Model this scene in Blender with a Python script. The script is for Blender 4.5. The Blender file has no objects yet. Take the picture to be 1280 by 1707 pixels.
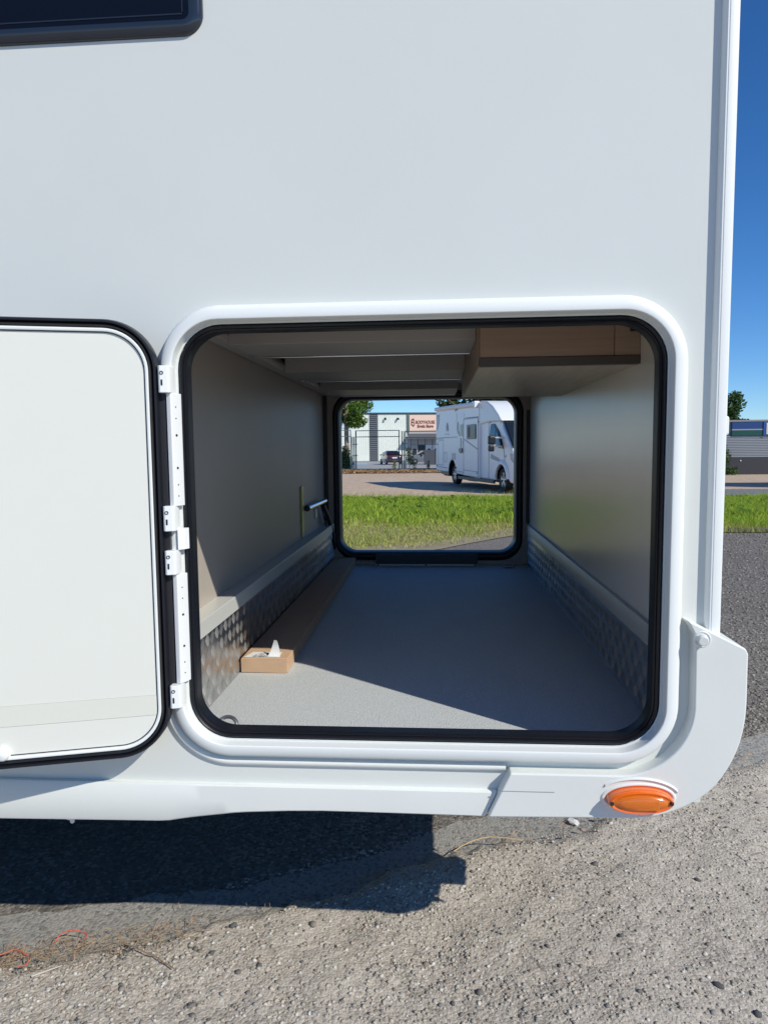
import bpy, math, random
import numpy as np
from mathutils import Vector, Matrix

R = math.radians
random.seed(7)
rng = np.random.default_rng(11)
SC = bpy.context.scene
COL = SC.collection

# ------------------------------------------------------------------ camera
d = Vector((86, 106.5, -1180)).normalized()
u = Vector((-136, 13182, 1180)); u = (u - d * u.dot(d)).normalized()
xx = d.cross(u)
rot = Matrix((xx, d, u))
CAM = Vector((0, -1.29, 1.118))
cd = bpy.data.cameras.new('camera'); cam = bpy.data.objects.new('camera', cd); COL.objects.link(cam)
cam.matrix_world = Matrix.Translation(CAM) @ rot.to_4x4()
cd.sensor_fit = 'HORIZONTAL'; cd.sensor_width = 36; cd.lens = 1180 / 1280 * 36
cd.clip_start = .02; cd.clip_end = 3000
SC.camera = cam

# ------------------------------------------------------------------ light
SUN = Vector((1.28, -1.0, 1.26)).normalized()          # towards the sun
el = math.asin(SUN.z); az = math.atan2(SUN.x, SUN.y)
w = bpy.data.worlds.new('World'); SC.world = w; w.use_nodes = True
nt = w.node_tree; bg = nt.nodes['Background']
sky = nt.nodes.new('ShaderNodeTexSky'); sky.sky_type = 'NISHITA'; sky.sun_disc = False
sky.sun_elevation = el; sky.sun_rotation = az
sky.air_density = 1.0; sky.dust_density = 0.0; sky.ozone_density = 3.5; sky.altitude = 2200
hsv = nt.nodes.new('ShaderNodeHueSaturation'); hsv.inputs['Saturation'].default_value = 1.22
nt.links.new(sky.outputs[0], hsv.inputs['Color']); tint = nt.nodes.new('ShaderNodeMix'); tint.data_type = 'RGBA'; tint.blend_type = 'MULTIPLY'; tint.inputs[0].default_value = 1; tint.inputs[7].default_value = (.80, .96, 1.13, 1)
nt.links.new(hsv.outputs[0], tint.inputs[6]); nt.links.new(tint.outputs[2], bg.inputs[0]); bg.inputs[1].default_value = .12
sl = bpy.data.lights.new('sun', 'SUN'); sl.energy = 4.2; sl.angle = R(.53); sl.color = (1, .962, .865)
so = bpy.data.objects.new('sun', sl); COL.objects.link(so)
so.rotation_euler = SUN.to_track_quat('Z', 'Y').to_euler(); so.location = (6, -5, 8)
vs = SC.view_settings; vs.view_transform = 'Standard'; vs.look = 'None'; vs.gamma = 1; vs.exposure = 0
vs.use_curve_mapping = False
SC.cycles.max_bounces = 10; SC.cycles.diffuse_bounces = 6; SC.cycles.glossy_bounces = 5
SC.cycles.caustics_reflective = False; SC.cycles.caustics_refractive = False
SC.cycles.use_denoising = True

# ------------------------------------------------------------------ materials
def mat(name, col, rough=.6, metal=0., bump=0., bscale=200., var=0., vscale=20., spec=.5, island=0., coat=0.,
        rvar=0., vcol=None, detail=4, coord='Object', stretch=None):
    m = bpy.data.materials.new(name); m.use_nodes = True
    n = m.node_tree.nodes; L = m.node_tree.links; b = n['Principled BSDF']
    c = (*col, 1)
    b.inputs['Base Color'].default_value = c
    b.inputs['Roughness'].default_value = rough; b.inputs['Metallic'].default_value = metal
    b.inputs['Specular IOR Level'].default_value = spec
    b.inputs['Coat Weight'].default_value = coat; b.inputs['Coat Roughness'].default_value = .08
    tc = n.new('ShaderNodeTexCoord'); vec = tc.outputs[coord]
    if stretch:
        mp = n.new('ShaderNodeMapping'); mp.inputs['Scale'].default_value = stretch
        L.new(vec, mp.inputs[0]); vec = mp.outputs[0]
    cur = None
    if var or vcol:
        t = n.new('ShaderNodeTexNoise'); t.inputs['Scale'].default_value = vscale; t.inputs['Detail'].default_value = detail
        t.inputs['Roughness'].default_value = .62
        L.new(vec, t.inputs['Vector'])
        mr = n.new('ShaderNodeMapRange'); mr.inputs[1].default_value = .3; mr.inputs[2].default_value = .7
        L.new(t.outputs[0], mr.inputs[0])
        mx = n.new('ShaderNodeMix'); mx.data_type = 'RGBA'
        v2 = vcol or tuple(min(1, x * (1 + var)) for x in col)
        v1 = col if vcol else tuple(x * (1 - var) for x in col)
        mx.inputs[6].default_value = (*v1, 1); mx.inputs[7].default_value = (*v2, 1)
        L.new(mr.outputs[0], mx.inputs[0]); cur = mx.outputs[2]
        if rvar:
            mr2 = n.new('ShaderNodeMapRange'); mr2.inputs[3].default_value = rough - rvar; mr2.inputs[4].default_value = rough + rvar
            L.new(t.outputs[0], mr2.inputs[0]); L.new(mr2.outputs[0], b.inputs['Roughness'])
    if island:
        g = n.new('ShaderNodeNewGeometry')
        hs = n.new('ShaderNodeHueSaturation')
        m1 = n.new('ShaderNodeMapRange'); m1.inputs[3].default_value = 1 - island; m1.inputs[4].default_value = 1 + island
        L.new(g.outputs['Random Per Island'], m1.inputs[0]); L.new(m1.outputs[0], hs.inputs['Value'])
        mu = n.new('ShaderNodeMath'); mu.operation = 'MULTIPLY'; mu.inputs[1].default_value = 7.31
        L.new(g.outputs['Random Per Island'], mu.inputs[0])
        fr = n.new('ShaderNodeMath'); fr.operation = 'FRACT'; L.new(mu.outputs[0], fr.inputs[0])
        m2 = n.new('ShaderNodeMapRange'); m2.inputs[3].default_value = .48; m2.inputs[4].default_value = .52
        L.new(fr.outputs[0], m2.inputs[0]); L.new(m2.outputs[0], hs.inputs['Hue'])
        if cur: L.new(cur, hs.inputs['Color'])
        else: hs.inputs['Color'].default_value = c
        cur = hs.outputs[0]
    if cur: L.new(cur, b.inputs['Base Color'])
    if bump:
        t2 = n.new('ShaderNodeTexNoise'); t2.inputs['Scale'].default_value = bscale; t2.inputs['Detail'].default_value = 5
        L.new(vec, t2.inputs['Vector'])
        bp = n.new('ShaderNodeBump'); bp.inputs['Strength'].default_value = bump; bp.inputs['Distance'].default_value = .01
        L.new(t2.outputs[0], bp.inputs['Height']); L.new(bp.outputs[0], b.inputs['Normal'])
    return m

def speckle(name, base, specks, scale, rough=.9, bump=.5, big=None, bigscale=1.5, dist=.006):
    """ground-like material: voronoi grains of mixed colours over a mottled base"""
    m = bpy.data.materials.new(name); m.use_nodes = True
    n = m.node_tree.nodes; L = m.node_tree.links; b = n['Principled BSDF']
    b.inputs['Roughness'].default_value = rough; b.inputs['Specular IOR Level'].default_value = .25
    tc = n.new('ShaderNodeTexCoord')
    wp = n.new('ShaderNodeTexNoise'); wp.inputs['Scale'].default_value = scale * .7; wp.inputs['Detail'].default_value = 3
    L.new(tc.outputs['Object'], wp.inputs['Vector'])
    va = n.new('ShaderNodeVectorMath'); va.operation = 'MULTIPLY_ADD'; va.inputs[1].default_value = (.8 / scale,) * 3
    L.new(wp.outputs['Color'], va.inputs[0]); L.new(tc.outputs['Object'], va.inputs[2])
    v = n.new('ShaderNodeTexVoronoi'); v.inputs['Scale'].default_value = scale
    L.new(va.outputs[0], v.inputs['Vector'])
    sp = n.new('ShaderNodeSeparateColor'); L.new(v.outputs['Color'], sp.inputs[0])
    cr = n.new('ShaderNodeValToRGB'); cr.color_ramp.interpolation = 'CONSTANT'
    els = cr.color_ramp.elements
    cols = [base] * 3 + specks
    els[0].position = 0; els[0].color = (*cols[0], 1); els[1].position = 1 / len(cols); els[1].color = (*cols[1], 1)
    for i in range(2, len(cols)):
        e = els.new(i / len(cols)); e.color = (*cols[i], 1)
    L.new(sp.outputs[0], cr.inputs[0])
    t = n.new('ShaderNodeTexNoise'); t.inputs['Scale'].default_value = bigscale; t.inputs['Detail'].default_value = 8
    t.inputs['Roughness'].default_value = .65
    L.new(tc.outputs['Object'], t.inputs['Vector'])
    mr = n.new('ShaderNodeMapRange'); mr.inputs[1].default_value = .35; mr.inputs[2].default_value = .68
    L.new(t.outputs[0], mr.inputs[0])
    mx = n.new('ShaderNodeMix'); mx.data_type = 'RGBA'
    mx.inputs[7].default_value = (*(big or base), 1)
    fm = n.new('ShaderNodeMath'); fm.operation = 'MULTIPLY'; fm.inputs[1].default_value = .7
    L.new(mr.outputs[0], fm.inputs[0]); L.new(fm.outputs[0], mx.inputs[0]); L.new(cr.outputs[0], mx.inputs[6])
    L.new(mx.outputs[2], b.inputs['Base Color'])
    t2 = n.new('ShaderNodeTexNoise'); t2.inputs['Scale'].default_value = scale * 1.2; t2.inputs['Detail'].default_value = 6
    L.new(tc.outputs['Object'], t2.inputs['Vector'])
    ad = n.new('ShaderNodeMath'); ad.operation = 'SUBTRACT'; L.new(t2.outputs[0], ad.inputs[0]); L.new(v.outputs['Distance'], ad.inputs[1])
    bp = n.new('ShaderNodeBump'); bp.inputs['Strength'].default_value = bump; bp.inputs['Distance'].default_value = dist
    L.new(ad.outputs[0], bp.inputs['Height']); L.new(bp.outputs[0], b.inputs['Normal'])
    return m

M = {}
M['paint'] = mat('white gelcoat', (.685, .70, .662), .30, var=.016, vscale=3, rvar=.05, spec=.45)
M['frame'] = mat('white powder coat', (.78, .80, .78), .48, bump=.02, bscale=900, spec=.45)
M['plastic'] = mat('white moulded plastic', (.73, .745, .705), .42, bump=.05, bscale=700, var=.02, vscale=5)
M['rubber'] = mat('black rubber seal', (.008, .009, .013), .42, bump=.06, bscale=300, spec=.4)
M['rim'] = mat('dark anodised door rim', (.03, .031, .036), .4)
M['cream'] = mat('cream laminate', (.71, .71, .645), .45, var=.01, vscale=4)
M['cream_band'] = mat('cream laminate band', (.68, .675, .60), .45)
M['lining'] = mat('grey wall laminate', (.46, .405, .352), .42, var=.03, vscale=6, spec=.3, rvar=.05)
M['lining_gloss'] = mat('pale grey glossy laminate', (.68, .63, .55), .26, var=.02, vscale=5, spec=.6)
M['ceiling'] = mat('grey ceiling panel', (.42, .395, .37), .5, var=.03, vscale=8)
M['ledge'] = mat('pale aluminium angle', (.62, .62, .58), .38, metal=.1)
M['vinyl'] = mat('grey speckled vinyl floor', (.55, .575, .575), .55, bump=.28, bscale=240, var=.10, vscale=260, detail=2, spec=.2)
M['alu'] = mat('tread plate aluminium', (.60, .60, .60), .30, metal=1., var=.12, vscale=12, rvar=.08)
M['chrome'] = mat('polished metal', (.6, .6, .62), .15, metal=1.)
M['steel'] = mat('galvanised steel', (.42, .43, .45), .38, metal=1.)
M['wood'] = mat('brown wood laminate', (.37, .26, .19), .42, var=.09, vscale=6, stretch=(1, 8, 22))
M['wood_edge'] = mat('dark edge banding', (.08, .062, .055), .45)
M['wood_pale'] = mat('pale wood board underside', (.58, .49, .39), .4, var=.12, vscale=5, stretch=(14, 1, 14))
M['black'] = mat('black plastic', (.012, .012, .014), .4)
M['dark_panel'] = mat('dark grey panel', (.045, .045, .05), .5)
M['card'] = mat('brown cardboard', (.60, .40, .255), .85, var=.05, vscale=25, bump=.06, bscale=150, spec=.15)
M['paper'] = mat('white paper', (.82, .81, .78), .7, spec=.2)
M['ink'] = mat('printed ink', (.03, .03, .035), .6)
M['glass_dark'] = mat('tinted acrylic', (.005, .006, .009), .08, spec=.35)
M['winframe'] = mat('tinted acrylic rim', (.02, .026, .04), .12, spec=.6)
M['screw'] = mat('dark screw', (.06, .06, .06), .35, metal=.8)
M['underbody'] = mat('dark underbody', (.02, .02, .022), .8, var=.2, vscale=5)

def amber():
    m = mat('amber lens', (.72, .17, .006), .2, spec=.6, coat=.6)
    n = m.node_tree.nodes; L = m.node_tree.links; b = n['Principled BSDF']
    tc = n.new('ShaderNodeTexCoord')
    ch = n.new('ShaderNodeTexChecker'); ch.inputs['Scale'].default_value = 330
    L.new(tc.outputs['Object'], ch.inputs[0])
    bp = n.new('ShaderNodeBump'); bp.inputs['Strength'].default_value = .7; bp.inputs['Distance'].default_value = .004
    L.new(ch.outputs[1], bp.inputs['Height']); L.new(bp.outputs[0], b.inputs['Normal'])
    b.inputs['Subsurface Weight'].default_value = .25; b.inputs['Subsurface Radius'].default_value = (.02, .006, .001)
    b.inputs['Subsurface Scale'].default_value = .3
    return m
M['amber'] = amber()
M['amber_smooth'] = mat('amber lens rim', (.88, .15, .004), .1, spec=.6, coat=.6)

# ------------------------------------------------------------------ helpers
ORG = {}
def root_org(p):
    while p is not None and p.parent is not None: p = p.parent
    return ORG.get(p.name, (0, 0, 0)) if p is not None else (0, 0, 0)

class MB:
    def __init__(s): s.v = []; s.f = []
    def add(s, vs, fs):
        o = len(s.v); s.v += [tuple(p) for p in vs]; s.f += [tuple(i + o for i in f) for f in fs]; return s
    def box(s, x0, x1, y0, y1, z0, z1):
        return s.add([(x0, y0, z0), (x1, y0, z0), (x1, y1, z0), (x0, y1, z0), (x0, y0, z1), (x1, y0, z1), (x1, y1, z1), (x0, y1, z1)],
                     [(0, 3, 2, 1), (4, 5, 6, 7), (0, 1, 5, 4), (1, 2, 6, 5), (2, 3, 7, 6), (3, 0, 4, 7)])
    def poly_y(s, out, y0, y1):
        """outline in (x,z) extruded along y (front face at y0)"""
        n = len(out)
        return s.add([(a, y0, b) for a, b in out] + [(a, y1, b) for a, b in out],
                     [tuple(range(n)), tuple(range(2 * n - 1, n - 1, -1))] + [(i, i + n, (i + 1) % n + n, (i + 1) % n) for i in range(n)])
    def poly_z(s, out, z0, z1):
        n = len(out)
        return s.add([(a, b, z0) for a, b in out] + [(a, b, z1) for a, b in out],
                     [tuple(range(n - 1, -1, -1)), tuple(range(n, 2 * n))] + [(i, (i + 1) % n, (i + 1) % n + n, i + n) for i in range(n)])
    def tube(s, pts, r, n=8, cap=True):
        pts = [Vector(p) for p in pts]; rs = r if isinstance(r, (list, tuple)) else [r] * len(pts)
        rings = []
        prev = None
        for i, p in enumerate(pts):
            t = (pts[min(i + 1, len(pts) - 1)] - pts[max(i - 1, 0)]).normalized()
            if prev is None:
                a = t.orthogonal().normalized()
            else:
                a = (prev - t * prev.dot(t)).normalized()
            prev = a; bb = t.cross(a)
            rings.append([p + (a * math.cos(2 * math.pi * k / n) + bb * math.sin(2 * math.pi * k / n)) * rs[i] for k in range(n)])
        vs = [q for rg in rings for q in rg]; fs = []
        for i in range(len(pts) - 1):
            for k in range(n):
                fs.append((i * n + k, i * n + (k + 1) % n, (i + 1) * n + (k + 1) % n, (i + 1) * n + k))
        if cap:
            fs.append(tuple(range(n - 1, -1, -1))); fs.append(tuple(range((len(pts) - 1) * n, len(pts) * n)))
        return s.add(vs, fs)
    def lathe(s, prof, axis_o, axis, n=24):
        """prof list (r, h) revolved about axis through axis_o"""
        o = Vector(axis_o); ax = Vector(axis).normalized(); a = ax.orthogonal().normalized(); b = ax.cross(a)
        vs = []; fs = []
        for r, h in prof:
            for k in range(n):
                t = 2 * math.pi * k / n
                vs.append(o + ax * h + (a * math.cos(t) + b * math.sin(t)) * r)
        for i in range(len(prof) - 1):
            for k in range(n):
                fs.append((i * n + k, i * n + (k + 1) % n, (i + 1) * n + (k + 1) % n, (i + 1) * n + k))
        return s.add(vs, fs)
    def sweep(s, loops, closed=True):
        n = len(loops[0]); vs = [p for l in loops for p in l]; fs = []
        for i in range(len(loops) - 1):
            for k in range(n if closed else n - 1):
                fs.append((i * n + k, i * n + (k + 1) % n, (i + 1) * n + (k + 1) % n, (i + 1) * n + k))
        return s.add(vs, fs)
    def build(s, name, m, parent=None, smooth=None, bevel=0, seg=3, xf=None, recalc=True):
        ox, oy, oz = root_org(parent)
        vs = s.v
        if xf: vs = [xf(Vector(p)) for p in vs]
        me = bpy.data.meshes.new(name)
        me.from_pydata([(p[0] - ox, p[1] - oy, p[2] - oz) for p in vs], [], s.f)
        if recalc:
            import bmesh
            b = bmesh.new(); b.from_mesh(me); bmesh.ops.recalc_face_normals(b, faces=b.faces[:]); b.to_mesh(me); b.free()
        me.materials.append(m)
        o = bpy.data.objects.new(name, me); COL.objects.link(o)
        if parent: o.parent = parent
        if smooth or bevel:
            me.polygons.foreach_set('use_smooth', [True] * len(me.polygons))
            if not bevel: me.set_sharp_from_angle(angle=R(smooth))
        if bevel:
            md = o.modifiers.new('edge', 'BEVEL'); md.width = bevel; md.segments = seg; md.limit_method = 'ANGLE'; md.angle_limit = R(38)
            md.harden_normals = True
        return o

def rrect(x0, x1, z0, z1, r, n=10):
    pts = []
    for cx, cz, a0 in ((x1 - r, z1 - r, 0), (x0 + r, z1 - r, 90), (x0 + r, z0 + r, 180), (x1 - r, z0 + r, 270)):
        for i in range(n + 1):
            a = R(a0 + 90 * i / n); pts.append((cx + r * math.cos(a), cz + r * math.sin(a)))
    return pts

def ring(rect, r, prof, n=10):
    """sweep profile [(outward offset, y)] round a rounded rectangle"""
    x0, x1, z0, z1 = rect
    return MB().sweep([[(a, y, b) for a, b in rrect(x0 - o, x1 + o, z0 - o, z1 + o, max(.004, r + o), n)] for o, y in prof])

def plate_hole(outer, rect, r, y0, y1=None, n=10):
    hole = rrect(*rect, r, n); out = rrect(*outer, .0005, n)
    m = MB().sweep([[(a, y0, b) for a, b in hole], [(a, y0, b) for a, b in out]])
    if y1 is not None:
        m = MB().sweep([[(a, y1, b) for a, b in hole], [(a, y0, b) for a, b in hole], [(a, y0, b) for a, b in out], [(a, y1, b) for a, b in out], [(a, y1, b) for a, b in hole]])
    return m

def tag(o, label=None, cat=None, group=None, kind=None):
    if label: o['label'] = label
    if cat: o['category'] = cat
    if group: o['group'] = group
    if kind: o['kind'] = kind
    return o
def empty(name, loc, rz=0, world=False):
    o = bpy.data.objects.new(name, None); o.location = loc; o.rotation_euler.z = rz; o.empty_display_size = .2
    COL.objects.link(o)
    if world: ORG[o.name] = tuple(loc)
    return o
def copy_tree(o, parent=None):
    c = o.copy(); COL.objects.link(c)
    if parent: c.parent = parent
    for ch in list(o.children): copy_tree(ch, c)
    return c
def gz(y):
    return -.0105 * (min(max(y, 2), 54) - 2)

# ================================================================== the ground
def sheet(name, m, outline, dz, ybreaks=(2, 54), kind='structure'):
    """flat-ish sheet following the ground's slope; outline a list of (x, y) strips [(y, x0, x1), ...]"""
    vs = []; fs = []
    rows = []
    for (y, a, b) in outline: rows.append((y, a, b))
    full = []
    for i in range(len(rows) - 1):
        full.append(rows[i])
        for yb in ybreaks:
            if rows[i][0] < yb < rows[i + 1][0]:
                t = (yb - rows[i][0]) / (rows[i + 1][0] - rows[i][0])
                full.append((yb, rows[i][1] + t * (rows[i + 1][1] - rows[i][1]), rows[i][2] + t * (rows[i + 1][2] - rows[i][2])))
    full.append(rows[-1])
    for (y, a, b) in full:
        vs += [(a, y, gz(y) + dz), (b, y, gz(y) + dz)]
    for i in range(len(full) - 1):
        fs.append((2 * i, 2 * i + 1, 2 * i + 3, 2 * i + 2))
    o = MB().add(vs, fs).build(name, m, recalc=False)
    return tag(o, kind=kind)

M['dirt'] = speckle('dry earth', (.54, .405, .285), [(.60, .465, .335), (.44, .325, .235), (.64, .52, .39)], 9, big=(.49, .36, .25), bigscale=.35, bump=.4, dist=.02)
M['gravel'] = speckle('gravel fines', (.43, .38, .315), [(.50, .45, .38), (.335, .295, .245), (.56, .51, .44), (.23, .205, .175)], 150, big=(.54, .485, .41), bigscale=3.2, bump=.5, dist=.004)
M['asphalt'] = speckle('old asphalt with exposed aggregate', (.17, .152, .132), [(.28, .25, .215), (.085, .077, .068), (.38, .345, .30), (.19, .165, .135)], 110, big=(.15, .136, .12), bigscale=1.2, bump=.6, dist=.005)
M['concrete'] = speckle('worn concrete with pebbles', (.31, .30, .275), [(.38, .36, .33), (.23, .22, .20), (.42, .39, .34), (.16, .15, .14)], 130, big=(.30, .29, .265), bigscale=7, bump=.45, dist=.004)
M['lot'] = speckle('pale tarmac', (.33, .34, .345), [(.38, .38, .38), (.28, .285, .29)], 4, big=(.36, .36, .36), bigscale=.3, bump=.2)
M['soil'] = mat('verge soil', (.25, .20, .12), .95, var=.35, vscale=2, bump=.5, bscale=20, vcol=(.33, .28, .18))

EDGE = np.array([(-4, -.95), (-2.2, -.30), (-1.3, 0.0), (-.966, .116), (-.664, .211), (-.449, .309), (-.16, .46), (.121, .627), (.415, .772), (.74, .98), (1.074, 1.237), (1.9, 1.7), (3, 2.25)])
def edge_y(x): return np.interp(x, EDGE[:, 0], EDGE[:, 1])
ground = sheet('ground', M['dirt'], [(-60, -400, 400), (900, -400, 400)], -.022)
asphalt = sheet('asphalt', M['asphalt'], [(-.45, -9, -2.6), (-.30, -9, -2.2), (0, -9, -1.3), (.125, -9, -.93), (.21, -9, -.66), (.31, -9, -.45), (.45, -9, -.20), (.63, -9, .125), (.77, -9, .415), (.98, -9, .74), (1.24, -9, 1.08), (1.7, -9, 1.9), (2.2, -9, 2.9), (3, -9, 14), (9.4, -14, 22)], -.010)
ce = []
for x in np.linspace(-3.2, 2.4, 80):
    y = float(edge_y(x)); k = .15 + .025 * math.sin(x * 5) + .012 * math.sin(x * 17 + 1) + .012 * math.sin(x * 41)
    ce += [(x, y - .06, -.0065), (x, y + k, -.0065)]
tag(MB().add(ce, [(2 * i, 2 * i + 2, 2 * i + 3, 2 * i + 1) for i in range(79)]).build('concrete_channel', M['concrete'], recalc=False), kind='structure')
grass_base = sheet('grass_soil', M['soil'], [(6.62, -14, -.25), (6.9, -14, .05), (7.5, -14, .45), (8.25, -14, 1.0), (8.62, -14, 1.6), (8.75, -14, 22), (16.8, -30, 34)], .0)
lot = sheet('road', M['lot'], [(54.5, -60, 60), (130, -90, 90)], -.012)
road2 = sheet('side_road', speckle('grey side road', (.2, .2, .195), [(.24, .24, .235), (.16, .16, .16)], 20, bigscale=.6), [(17.2, 6.2, 40), (20.5, 7.2, 40)], .006)
bay = sheet('parking_bay_paint', mat('pale blue road paint', (.30, .46, .56), .8, var=.15, vscale=2), [(74, -9.6, -7.2), (82, -10.6, -8.0)], -.002)

# near gravel: a finely displaced sheet, its edge runs from lower left to upper right
def vnoise(x, y, f, seed):
    r = np.random.default_rng(seed).random((257, 257))
    a = x * f; b = y * f; i = np.floor(a).astype(int); j = np.floor(b).astype(int)
    u_ = a - i; v_ = b - j; u_ = u_ * u_ * (3 - 2 * u_); v_ = v_ * v_ * (3 - 2 * v_); i %= 256; j %= 256
    return (r[i, j] * (1 - u_) + r[i + 1, j] * u_) * (1 - v_) + (r[i, j + 1] * (1 - u_) + r[i + 1, j + 1] * u_) * v_
def hgt(x, y):
    return (.018 * (vnoise(x + 9, y + 9, 3, 1) - .5) + .012 * (vnoise(x + 9, y + 9, 9, 2) - .5) + .0042 * (vnoise(x + 9, y + 9, 28, 3) - .5) + .003 * (vnoise(x + 9, y + 9, 80, 4) - .5))
nx, ny = 330, 220
gx = np.linspace(-1.7, 2.2, nx); tt = np.linspace(0, 1, ny)
X_, T_ = np.meshgrid(gx, tt)
ey = edge_y(X_) + .07 * (vnoise(X_ + 9, X_ * 0 + 3, 9, 5) - .5) + .03 * (vnoise(X_ + 9, X_ * 0 + 3, 40, 6) - .5)
Y_ = -.75 + T_ * (ey + .75)
Z_ = .012 + hgt(X_, Y_) - .024 * np.clip((T_ - .93) / .07, 0, 1) ** 2
v = np.stack([X_, Y_, Z_], -1).reshape(-1, 3)
idx = np.arange(nx * ny).reshape(ny, nx)
q = np.stack([idx[:-1, :-1], idx[:-1, 1:], idx[1:, 1:], idx[1:, :-1]], -1).reshape(-1, 4)
me = bpy.data.meshes.new('gravel'); me.from_pydata(v.tolist(), [], q.tolist()); me.materials.append(M['gravel'])
me.polygons.foreach_set('use_smooth', [True] * len(me.polygons))
gravel = bpy.data.objects.new('gravel_ground', me); COL.objects.link(gravel); tag(gravel, kind='structure')
far_gravel = sheet('gravel_yard', M['gravel'], [(-30, -60, 60), (-.70, -60, 60)], -.004)
far_gravel2 = sheet('gravel_margin', M['gravel'], [(-.70, 2.15, 60), (1.0, 2.15, 60), (1.85, 2.15, 40), (2.6, 4, 40)], -.004)
far_gravel3 = sheet('gravel_side', M['gravel'], [(-.70, -60, -1.65), (-.33, -60, -1.65), (-.12, -60, -1.65)], -.006)

def rock_mesh(seed, sub=1):
    """a small lumpy stone, radius about 1"""
    import bmesh
    b = bmesh.new(); bmesh.ops.create_icosphere(b, subdivisions=sub, radius=1)
    r = random.Random(seed)
    ax = [Vector((r.gauss(0, 1), r.gauss(0, 1), r.gauss(0, 1))).normalized() for _ in range(5)]
    cut = [r.uniform(.62, .95) for _ in range(5)]
    for p in b.verts:
        for a, c in zip(ax, cut):
            k = p.co.dot(a)
            if k > c: p.co -= a * (k - c) * .85
        p.co.z *= .62
        p.co *= r.uniform(.93, 1.07)
    V = np.array([p.co[:] for p in b.verts]); b.faces.ensure_lookup_table()
    F = np.array([[x.index for x in f.verts] for f in b.faces]); b.free()
    return V, F
def scatter(name, m, protos, P, S, ang, parent=None, smooth=True, squash=None):
    """join many copies of small prototypes into one mesh"""
    Vs = []; Fs = []; off = 0
    which = rng.integers(0, len(protos), len(P))
    for k, (V, F) in enumerate(protos):
        sel = np.where(which == k)[0]
        if not len(sel): continue
        c, s_ = np.cos(ang[sel]), np.sin(ang[sel])
        W = V[None] * S[sel][:, None, None]
        if squash is not None: W = W * squash[sel][:, None, :]
        A = W[..., 0] * c[:, None] - W[..., 1] * s_[:, None]; B = W[..., 0] * s_[:, None] + W[..., 1] * c[:, None]
        Q = np.stack([A, B, W[..., 2]], -1) + P[sel][:, None, :]
        Vs.append(Q.reshape(-1, 3)); n = V.shape[0]
        Fs.append((F[None] + (np.arange(len(sel)) * n)[:, None, None] + off).reshape(-1, F.shape[1])); off += len(sel) * n
    Vs = np.concatenate(Vs); Fs = np.concatenate(Fs)
    me = bpy.data.meshes.new(name); me.vertices.add(len(Vs)); me.vertices.foreach_set('co', Vs.ravel())
    k = Fs.shape[1]
    me.loops.add(Fs.size); me.loops.foreach_set('vertex_index', Fs.ravel().astype(np.int32))
    me.polygons.add(len(Fs)); me.polygons.foreach_set('loop_start', np.arange(0, Fs.size, k, dtype=np.int32))
    me.polygons.foreach_set('loop_total', np.full(len(Fs), k, dtype=np.int32)); me.update(); me.validate()
    if smooth: me.polygons.foreach_set('use_smooth', [True] * len(me.polygons))
    me.materials.append(m); o = bpy.data.objects.new(name, me); COL.objects.link(o)
    if parent: o.parent = parent
    return o
def stone_mat(name, cols):
    m = bpy.data.materials.new(name); m.use_nodes = True; n = m.node_tree.nodes; L = m.node_tree.links; b = n['Principled BSDF']
    b.inputs['Roughness'].default_value = .85; b.inputs['Specular IOR Level'].default_value = .3
    g = n.new('ShaderNodeNewGeometry'); cr = n.new('ShaderNodeValToRGB'); els = cr.color_ramp.elements
    els[0].color = (*cols[0], 1); els[1].color = (*cols[-1], 1)
    for i in range(1, len(cols) - 1): els.new(i / (len(cols) - 1)).color = (*cols[i], 1)
    oi = n.new('ShaderNodeObjectInfo'); ad = n.new('ShaderNodeMath'); ad.operation = 'ADD'
    fr = n.new('ShaderNodeMath'); fr.operation = 'FRACT'
    L.new(g.outputs['Random Per Island'], ad.inputs[0]); L.new(oi.outputs['Random'], ad.inputs[1]); L.new(ad.outputs[0], fr.inputs[0])
    L.new(fr.outputs[0], cr.inputs[0])
    tc = n.new('ShaderNodeTexCoord'); t = n.new('ShaderNodeTexNoise'); t.inputs['Scale'].default_value = 160; t.inputs['Detail'].default_value = 3
    L.new(tc.outputs['Object'], t.inputs['Vector'])
    mr = n.new('ShaderNodeMapRange'); mr.inputs[3].default_value = .75; mr.inputs[4].default_value = 1.25; L.new(t.outputs[0], mr.inputs[0])
    hs = n.new('ShaderNodeHueSaturation'); L.new(cr.outputs[0], hs.inputs['Color']); L.new(mr.outputs[0], hs.inputs['Value'])
    L.new(hs.outputs[0], b.inputs['Base Color'])
    return m
M['stones'] = stone_mat('mixed pebbles', [(0.414, 0.373, 0.31), (0.497, 0.455, 0.386), (0.345, 0.304, 0.248), (0.455, 0.407, 0.331), (0.607, 0.58, 0.524), (0.386, 0.345, 0.29), (0.276, 0.255, 0.228), (0.428, 0.352, 0.276), (0.524, 0.476, 0.4), (0.179, 0.172, 0.166)])
M['pebbles'] = stone_mat('larger pebbles', [(.34, .31, .265), (.09, .09, .09), (.42, .40, .36), (.12, .12, .115), (.30, .25, .20), (.07, .075, .075), (.40, .35, .28), (.22, .22, .21), (.36, .27, .20), (.15, .145, .14)])
rocks = [rock_mesh(i) for i in range(6)]
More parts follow.
